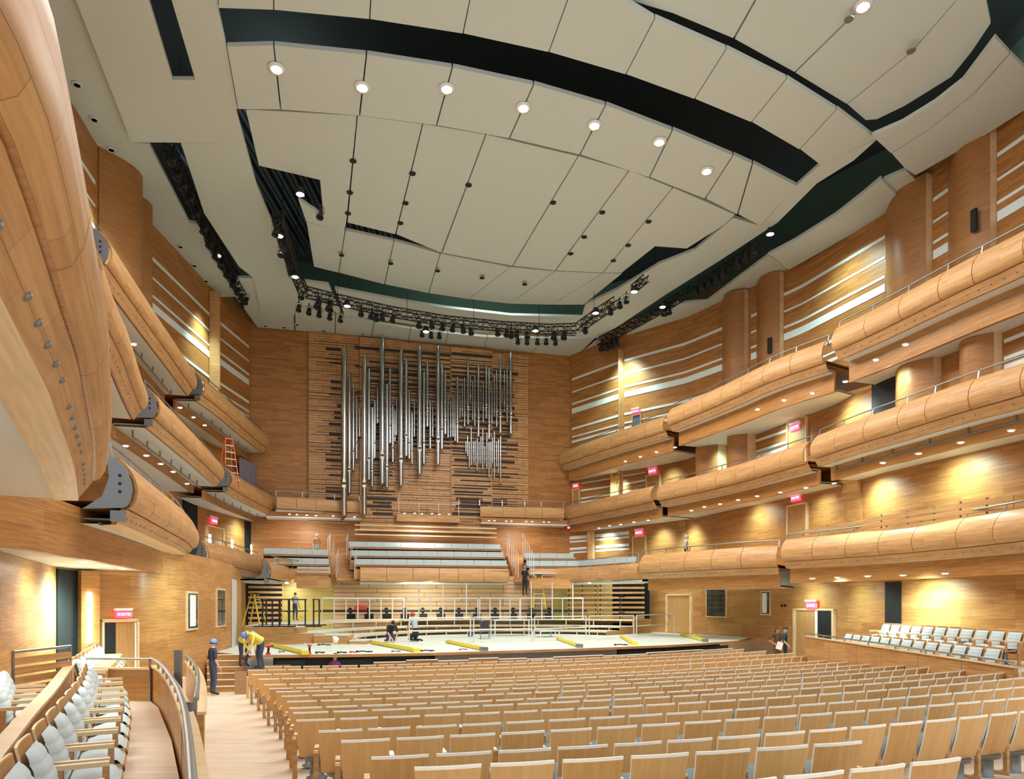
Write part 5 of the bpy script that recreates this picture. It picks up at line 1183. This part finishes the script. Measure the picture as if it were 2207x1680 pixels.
    def cap(name, mat, r0, zlow, brim=0, sc=1.):
        m = MB(); rows = []
        for a_ in range(8):
            t = a_ / 7 * math.pi / 2; z = zlow + (.128 * sc - zlow) * math.sin(t); rr = math.cos(t) ** .7
            rows.append([hd + R @ Vector((r0 * .9 * max(rr, .01) * math.cos(2 * math.pi * j / 16), (r0 * 1.15 * math.sin(2 * math.pi * j / 16) + .008) * max(rr, .01), z)) for j in range(16)])
        m.grid(rows, 0, closeu=True)
        if brim: m.lathe((0, 0, 0), [(.001, 0)], 3) if False else m.grid([rows[0], [hd + R @ Vector((r0 * 1.0 * math.cos(2 * math.pi * j / 16), (r0 * (1.3 + (.35 if 8 < j < 16 else 0)) * math.sin(2 * math.pi * j / 16)), zlow - .004)) for j in range(16)]], 0, closeu=True)
        m.build(name, mat, root, local=True)
    if hair: cap('hair', hair, .091, -.0 if not helmet else -.02)
    if skirt:  # long hair falling over the shoulders
        m = MB(); rows = [[hd + R @ Vector((.09 * math.cos(t), .1 * abs(math.sin(t)) + .01, z)) for t in [math.pi * j / 8 for j in range(9)]] for z in (.06, 0, -.08, -.17, -.24)]; m.grid(rows, 0); m.build('long_hair', hair, root, local=True)
    if helmet: cap('hard_hat', helmet, .105, .02, 1, 1.15)
    if vest:
        m = MB(); zs_ = [P('pelvis').lerp(P('neck'), t) for t in (.12, .35, .6, .85, .96)]; ws = [(.19, .15), (.175, .14), (.19, .15), (.17, .13), (.10, .09)]
        ax = (P('neck') - P('pelvis')).normalized(); sx = Vector((1, 0, 0)); sy = ax.cross(sx).normalized()
        m.grid([[c + sx * w_ * math.cos(2 * math.pi * j / 14) + sy * d_ * math.sin(2 * math.pi * j / 14) for j in range(14)] for c, (w_, d_) in zip(zs_, ws)], 0, closeu=True); m.build('safety_vest', vest, root, local=True)
    return root
STAND = dict(pelvis=(0, 0, .95), chest=(0, .01, 1.27), neck=(0, .0, 1.50), head=(0, -.02, 1.63), shL=(.19, 0, 1.42), shR=(-.19, 0, 1.42), elL=(.24, .03, 1.13), elR=(-.24, .03, 1.13), wrL=(.25, -.08, .90), wrR=(-.25, -.08, .90),
             hpL=(.09, 0, .90), hpR=(-.09, 0, .90), knL=(.10, -.02, .49), knR=(-.10, -.02, .49), anL=(.11, .02, .09), anR=(-.11, .02, .09), toL=(.12, -.15, .035), toR=(-.12, -.15, .035))
KNEEL = dict(pelvis=(0, .10, .34), chest=(0, -.12, .60), neck=(0, -.27, .76), head=(0, -.37, .84), face=(0, -.7, -.6), shL=(.19, -.2, .70), shR=(-.19, -.2, .70), elL=(.22, -.32, .43), elR=(-.22, -.32, .43), wrL=(.12, -.45, .22), wrR=(-.10, -.45, .20),
             hpL=(.10, .10, .32), hpR=(-.10, .10, .32), knL=(.17, -.18, .10), knR=(-.17, -.18, .10), anL=(.13, .26, .08), anR=(-.13, .26, .08), toL=(.13, .38, .05), toR=(-.13, .38, .05))
BEND = dict(pelvis=(0, .12, .88), chest=(0, -.14, 1.10), neck=(0, -.34, 1.16), head=(0, -.46, 1.13), face=(0, -.5, -.8), shL=(.19, -.27, 1.12), shR=(-.19, -.27, 1.12), elL=(.22, -.34, .84), elR=(-.22, -.34, .84), wrL=(.14, -.44, .62), wrR=(-.12, -.44, .62),
            hpL=(.09, .10, .85), hpR=(-.09, .10, .85), knL=(.11, .02, .46), knR=(-.11, .02, .46), anL=(.12, .10, .09), anR=(-.12, .10, .09), toL=(.13, -.07, .035), toR=(-.13, -.07, .035))
def J_(base, **kw): d = dict(base); d.update(kw); return d
skin = plain('skin', (.62, .36, .25), .6, var=.03); hairm = plain('dark_hair', (.03, .02, .015), .7); hairg = plain('brown_hair', (.12, .055, .025), .7)
def cl(n, c): return plain(n, c, .85, bump=.2, bscale=30)
navy, grey, dark, jeans, shoe = cl('navy_cloth', (.03, .035, .075)), cl('grey_cloth', (.42, .47, .48)), cl('black_cloth', (.015, .015, .02)), cl('jeans_cloth', (.05, .07, .12)), plain('shoe_leather', (.02, .017, .015), .5)
brown, vesty, redm, blueh = cl('brown_cloth', (.11, .06, .035)), plain('yellow_vest_cloth', (.80, .66, .12), .8), plain('red_helmet', (.65, .07, .03), .4), plain('blue_hard_hat', (.16, .25, .60), .4)
LK = lambda a_, b_: dict(shirt=a_, trousers=b_, skin=skin, shoes=shoe)
def onground(px, py, z): p = at(px, py, z); return tuple(p)
def gd(px, D, z): return ((px - CX) / F * D, D, z)
person('person in navy shirt and blue hard hat standing in the left aisle, arms at sides', gd(459, 21.4, 0), 2.4, STAND, LK(navy, jeans), helmet=blueh, hair=hairm, sleeves='short')
person('kneeling person in dark clothes working on the stage floor, head bowed', gd(841, 31.2, ZS), .5, KNEEL, LK(dark, jeans), 1.05, hair=hairm)
person('crouching person in grey shirt and red hard hat behind the first guard rail', gd(893, 31.6, ZS), -2.2, J_(KNEEL, pelvis=(0, .1, .42), chest=(0, 0, .78), neck=(0, -.05, 1.0), head=(0, -.09, 1.12), face=(0, -1, -.2), shL=(.19, -.02, .94), shR=(-.19, -.02, .94), elL=(.24, -.12, .68), elR=(-.24, -.12, .68), wrL=(.14, -.3, .52), wrR=(-.14, -.3, .5)), LK(grey, dark), 1.08, helmet=redm, hair=hairm)
person('person in light grey shirt and dark trousers standing among the black racks, seen from behind', gd(636, 37.5, 1.92), 2.9, J_(STAND, elL=(.26, -.12, 1.2), wrL=(.2, -.35, 1.25)), LK(grey, jeans), .88, hair=hairm)
person('person in dark clothes and blue hard hat climbing at the foot of the choir stairs', gd(1131, 41.0, 3.35), 2.6, J_(STAND, elL=(.28, -.2, 1.25), wrL=(.22, -.42, 1.3)), LK(dark, dark), helmet=blueh, hair=hairm)
person('person in pale grey shirt standing by the bright wall of the lowest right tier', gd(1479, 34.7, 4.6), 1.2, STAND, LK(grey, dark), 1., hair=plain('grey_hair', (.45, .38, .34), .8))
person('person in tan shirt and white cap behind the left choir benches', gd(683, 42.0, 5.4), .6, STAND, LK(cl('tan_cloth', (.45, .24, .10)), cl('grey_trousers', (.4, .42, .4))), 1., hair=plain('white_cap', (.7, .72, .75), .8))
person('man with short dark hair in black polo shirt holding white papers at his side', gd(1692, 30.6, 0.), 1.2, J_(STAND, elR=(-.26, .05, 1.14), wrR=(-.30, -.12, .96)), LK(navy, dark), 1.05, hair=hairm)
person('woman with long brown hair in dark brown top, hand on hip', gd(1675, 31.6, 0.), .3, J_(STAND, elR=(-.42, .05, 1.16), wrR=(-.20, -.02, 1.0)), LK(brown, brown), 1.02, hair=hairg, skirt=True)
person('left one of two bent workers in yellow vests by the stage stairs, blue hard hat', gd(527, 23.2, .72), .9, BEND, LK(vesty, jeans), 1., helmet=blueh, hair=hairm, vest=vesty, sleeves='long')
person('right one of two bent workers in yellow vests by the stage stairs, blue hard hat', gd(557, 22.6, .72), -.7, BEND, LK(vesty, jeans), 1., helmet=blueh, hair=hairm, vest=vesty, sleeves='long')
person('person in purple shirt low in the pit before the front row, only the head showing', gd(722, 24.0, -.62), 2.8, STAND, LK(cl('purple_cloth', (.25, .04, .2)), dark), 1., hair=hairm)
p = gd(1686, 30.4, 0); m = MB(); m.box((p[0] - .22, p[1] - .25, 1.0), (.26, .02, .34), .4, M4=Matrix.Rotation(.3, 3, 'Y')); m.build('paper_sheets', 'edge_white', label='white papers held by the man in black', cat='paper')
# ---------------------------------------------------------------- ladders, chair, tools
def ladder(label, loc, rz, h, w, spread, mat, n=7, top='black'):
    root = thing('step_ladder', label, 'ladder', loc, rz)
    for s in (-1, 1):
        for f, nm in ((-1, 'front_rail'), (1, 'rear_rail')):
            m = MB(); m.bar((s * w / 2 * 1.25, f * spread / 2, 0), (s * w * .3, f * .06, h), .07, .04); m.build(nm, mat, root, local=True)
    for k in range(1, n):
        t = k / n; x = w / 2 * 1.25 + (w * .3 - w / 2 * 1.25) * t; y = -spread / 2 + (spread / 2 - .06) * t
        m = MB(); m.box((0, y, h * t), (2 * x, .09, .03)); m.build('step', 'alu', root, local=True)
    m = MB(); m.box((0, 0, h), (w * .7, .22, .06)); m.build('top_cap', top, root, local=True)
ladder('yellow stepladder at the left of the stage', gd(549, 36, ZS), 1.35, 2.3, .6, 1.35, 'yellow')
ladder('orange stepladder on the middle left tier beside the pleated curtain', gd(492, 35.2, 8.85), .8, 2.5, .6, 1.0, 'orange', top='orange')
ladder('small yellow stepladder top beside the person on the choir stairs', gd(1161, 41.3, 2.6), .1, 2.0, .6, .7, 'yellow')
# folding chair
p = at(1045, 1378, ZS); root = thing('folding_chair', 'black folding chair standing alone on the stage', 'chair', tuple(p), .15)
m = MB(); pad_mesh(m, .44, .52, .86, .1, -.1, .03); m.build('backrest', 'black', root, local=True)
m = MB(); m.box((0, -.12, .45), (.42, .42, .04)); m.build('seat', 'black', root, local=True, bevel=.01)
for s in (-1, 1):
    m = MB(); m.tube([(s * .23, -.38, 0), (s * .23, .06, .5), (s * .22, .16, .88)], .014, 6); m.build('leg', 'steel', root, local=True)
    m = MB(); m.tube([(s * .21, .22, 0), (s * .21, -.26, .46)], .014, 6); m.build('leg', 'steel', root, local=True)
m = MB(); m.tube([(-.2, .12, .1), (.2, .12, .1)], .01, 6); m.build('stretcher', 'steel', root, local=True)
p = at(1014, 1373, ZS); root = thing('hard_hat', 'blue hard hat lying upside down on the stage beside the folding chair', 'helmet', tuple(p)); m = MB(); m.lathe((0, 0, 0), [(.03, 0), (.12, .04), (.16, .12), (.17, .18), (.155, .18), (.11, .05)], 16); m.build('shell', 'blueplastic', root, local=True); m = MB(); m.lathe((0, 0, .17), [(.17, 0), (.20, .01), (.17, .02)], 16); m.build('brim', 'blueplastic', root, local=True)
TB = [((582, 1394), (653, 1411)), ((803, 1389), (893, 1406)), ((965, 1387), (1040, 1403)), ((1202, 1380), (1247, 1396)), ((1339, 1375), (1367, 1391)), ((1468, 1370), (1518, 1384))]
for k, (a_, b_) in enumerate(TB):
    A, B = at(*a_, ZS), at(*b_, ZS); root = thing('yellow_beam', 'yellow ribbed beam lying on the stage floor, %s from the left' % ordinal(k + 1), 'beam', tuple(A), group='yellow beams along the stage front'); U_ = Vector((0, 0, .07))
    m = MB(); m.bar(A + U_, B + U_, .16, .10); m.bar(A + U_ * 1.9, B + U_ * 1.9, .05, .04); m.build('profile', 'yellow', root)
    d = (B - A).normalized(); m = MB(); m.bar(B + U_, B + U_ + d * .3, .26, .14); m.build('end_fitting', 'yellow' if k in (0, 1, 4) else 'steel', root); m = MB(); m.bar(A + U_ - d * .15, A + U_, .12, .06); m.build('tip', 'black', root)
def drill(px, py, lab, rz):
    p = at(px, py, ZS); root = thing('cordless_drill', lab, 'drill', tuple(p), rz)
    m = MB(); m.box((0, 0, .04), (.12, .10, .07)); m.build('battery', 'red', root, local=True, bevel=.01)
    m = MB(); m.bar((0, 0, .07), (.02, 0, .26), .06, .05); m.build('grip', 'black', root, local=True)
    m = MB(); m.lathe((-.12, 0, .30), [(.02, 0), (.05, .04), (.055, .2), (.04, .24)], 10, 0, (1, 0, 0)); m.build('motor', 'red', root, local=True)
    m = MB(); m.lathe((.12, 0, .30), [(.035, 0), (.03, .06), (.01, .1)], 10, 0, (1, 0, 0)); m.build('chuck', 'black', root, local=True)
drill(578, 1412, 'red and black cordless drill standing at the left stage edge', 1.0); drill(667, 1411, 'red-based cordless drill standing right of the first yellow beam', 1.6)
for k, (x, y, l_, rz, mt, lab) in enumerate([(688, 1391, 1.2, .2, 'alu', 'thin metal tube on the stage behind the tools'), (609, 1407, .22, .8, 'steel', 'small grey hand tool near the first yellow beam'), (700, 1392, .5, .1, 'black', 'dark tool bundle on the thin metal tube'), (691, 1409, .3, .5, 'black', 'small black pliers on the stage'), (738, 1409, .3, .2, 'black', 'black tool at the stage edge left of centre'), (761, 1408, .18, 0, 'red', 'small dark red tool at the stage edge'), (786, 1407, .55, .05, 'black', 'long black clamp at the stage edge'), (855, 1406, .3, .3, 'steel', 'grey tool before the second yellow beam'), (922, 1405, .5, .3, 'black', 'thin black tool right of the second yellow beam'), (1000, 1402, .35, .6, 'plywood', 'small wood offcut on the stage centre'), (1340, 1392, .6, .2, 'black', 'curled black cable at the right stage edge')]):
    p = at(x, y, ZS); m = MB(); c, s_ = math.cos(rz), math.sin(rz); U_ = Vector((0, 0, .03)); d = Vector((c, s_, 0)) * l_ / 2
    m.tube([p - d + U_, p - d * .3 + U_ + Vector((0, 0, .02)), p + d * .3 + U_, p + d + U_ + Vector((-s_, c, 0)) * .06], .025, 6); m.ball(p - d + U_, .05, 8); m.ball(p + d * .5 + U_, .035, 8); m.build('hand_tool', mt, label=lab, cat='tool')
p = at(719, 1404, ZS); m = MB(); m.box((p.x, p.y, ZS + .2), (.03, .03, .4)); m.lathe((p.x, p.y, ZS + .40), [(.04, 0), (.16, .04), (.10, .14), (.03, .2)], 9, 0, (1, 0, .4)); m.build('plastic_bag', 'edge_white', label='crumpled white plastic bag on the stage left of centre', cat='bag')
# slatted guard and small steps on the lowest right tier
root = thing('slatted_guard', 'slatted wood guard fence on the lowest right tier behind the balcony rail', 'fence', tuple(RMID.hit(1900, .9)[0] + Vector((0, 0, 4.8))))
for k in range(4): wallslab(RMID, 1752, 2230, 5.3 + k * .22, 5.46 + k * .22, .8, 'slat', 'panel', root, th=.04)
for px in range(1760, 2210, 58): c = RMID.hit(px, .72)[0]; m = MB(); m.bar((c.x, c.y, 4.8), (c.x, c.y, 6.2), .05, .05, up=(1, 0, 0)); m.build('post', 'steel', root)
m = MB(); p = at(2075, 1392, 1.65); m.box((p.x, p.y, 1.65), (.34, .05, .25), .5); m.box((p.x, p.y, 1.40), (.36, .3, .05), .5); m.build('laptop', 'steel', label='grey laptop-like box on a front seat of the right box', cat='box')

A, B = RW.hit(690, 1.35)[0], RW.hit(1270, 1.35)[0]; m = MB(); m.tube([(A.x, A.y, 2.42), (B.x, B.y, 2.42)], .07, 8); m.build('black_pipe', 'black', label='long black pipe lying across the back of the stage', cat='pipe')
c = RW.hit(781, 1.2)[0]; m = MB(); m.box((c.x, c.y, 2.50), (.75, .3, .32), .2); m.ball((c.x, c.y, 2.68), .2, 8, 0, (1.6, .6, .4)); m.build('red_bag', 'red', label='red bag behind the left row of aluminium legs', cat='bag')
for k, (px, y0, y1, z0, lab) in enumerate(((384, 1402, 1470, 1.0, 'grey steel post standing in the far left box'), (405, 1514, 1600, 0., 'grey steel post between the two curved parapets at left'))):
    p = at(px, y0, 2.05 if k == 0 else 1.75); m = MB(); m.bar((p.x, p.y, z0), (p.x, p.y, p.z), .07, .12, up=(1, 0, 0)); m.build('steel_post', 'steel', label=lab, cat='post')
P0 = [at(x, y, 5.0) for x, y in ((568, 1211), (600, 1218), (630, 1222), (655, 1224))]
railing('side_rail', 'grey multi-post rail before the left choir benches', [p + Vector((0, 0, .4)) for p in P0], [(p + Vector((0, 0, -.3)), p + Vector((0, 0, .4))) for p in P0], .025)
for k, (w_, p0, p1, lab) in enumerate(((RMID, 1345, 1358, 'narrow pale pier edge'),)): pass
# ---------------------------------------------------------------- light
def area(loc, size, power, rot=(0, 0, 0), col=(1, .97, .9), sy=None):
    l = bpy.data.lights.new('fill_light', 'AREA'); l.energy = power; l.color = col; l.size = size
    if sy: l.shape = 'RECTANGLE'; l.size_y = sy
    o = bpy.data.objects.new('fill_light', l); COL.objects.link(o); o.location = loc; o.rotation_euler = rot
    return o
def spot(loc, tgt, power, ang=60, col=(1, .97, .88), blend=.6, r=.12):
    l = bpy.data.lights.new('spot_light', 'SPOT'); l.energy = power; l.color = col; l.spot_size = math.radians(ang); l.spot_blend = blend; l.shadow_soft_size = r
    o = bpy.data.objects.new('spot_light', l); COL.objects.link(o); o.location = loc
    d = Vector(tgt) - Vector(loc); o.rotation_euler = d.to_track_quat('-Z', 'Y').to_euler()
    return o
SC.view_settings.exposure = .22
SC.cycles.max_bounces = 7; SC.cycles.caustics_reflective = False; SC.cycles.caustics_refractive = False
w.node_tree.nodes['Background'].inputs[0].default_value = (.95, 1., 1., 1)
WH = (1, .99, .96)
area((-2, 16, 19.7), 10, 1900, col=WH); area((2, 30, 18), 9, 1300, col=WH); area((5, 20, 19.7), 8, 1500, col=WH)  # large unseen panels added for even light through the hall
def wash(W, px, zt, za, off, power, ang=80, col=(.62, .95, .92)):
    power *= 2.1; p, n = W.hit(px, off); q, _ = W.hit(px, .1)
    spot((p.x, p.y, zt), (q.x, q.y, za), power, min(ang * 1.25, 150), col, 1., .3)
for a_ in [(RIGHT, 1352, 19, 16.2, 1.3, 900), (RIGHT, 1840, 19.5, 15, 2., 500, 100),
           (RMID, 1495, 7.75, 5.6, 1.2, 420), (RMID, 1312, 7.7, 6.4, 1., 260), (RMID, 1900, 7.8, 6.0, .8, 420, 110), (RMID, 1640, 7.8, 6.5, 1., 220, 110), (RMID, 1780, 7.8, 6.2, .9, 160, 100), (RMID, 2080, 7.8, 6.0, .9, 340, 120), (RMID, 1430, 7.7, 6.2, 1., 220),
           (RMID, 1345, 11.1, 9.6, 1., 300), (RMID, 1450, 11.2, 9.8, 1., 150), (RMID, 1970, 11.3, 10.2, 1.3, 200, 70), (RMID, 1840, 11.2, 10, .9, 220, 110), (RMID, 1575, 11.2, 9.6, .9, 160), (RMID, 1700, 11.2, 10, 1., 140, 100),
           (RMID, 2020, 3.7, 2.0, 1.1, 420, 110), (RMID, 1760, 3.7, 2.2, 1.2, 110, 110), (RMID, 1620, 3.9, 2.2, 2.2, 160, 120), (RMID, 1860, 3.7, 2.2, 1.2, 120, 110),
           (LEFT, 430, 19.2, 16, 1.3, 900, 60), (LEFT, 180, 18.5, 15, 1.2, 700), (LOWL, 108, 3.4, 2.2, .8, 520, 120), (LOWL, 60, 3.5, 2.2, 1.0, 90, 120), (LEFT, 510, 7.9, 6, 1.2, 260, 100), (LEFT, 350, 11, 9.5, 1.3, 200), (LEFT, 470, 11, 9.5, 1.3, 160), (LOWL, 360, 3.7, 2, 1.8, 120, 120)]:
    wash(*a_)
for px in (660, 900, 1120): wash(BACK, px, 7.7, 5.6, 2.6, 110, 120, (1, .95, .85))
for px, D in ((640, 39.5), (900, 40), (1300, 39.5)): area(gd(px, D, 3.95), 1.6, 120, (math.radians(25), 0, 0), col=(1, .98, .85))  # unseen lamps added to brighten the rear stage wall
area((-5.8, 8.5, 3.6), 1.5, 50, col=WH); area((-8.2, 13.5, 3.6), 1.5, 50, col=WH)
area((1, 31, 17.5), 3, 500, col=WH)
for p, k in LT:
    if k: spot((p.x, p.y, p.z - .12), (p.x, p.y, 0), 500, 110, (1, 1, .95), 1.)
area((19.5, 24, 23.5), 3, 260, (0, math.radians(-90), 0), (.85, 1, 1)); area((-9.5, 28, 22.8), 2, 50, (math.pi, 0, 0), (.8, .95, 1)); area((-1, 40, 22.5), 4, 200, (math.radians(70), 0, 0), (.8, 1, .9))  # unseen lamps added in the roof void to lift its walls and deck
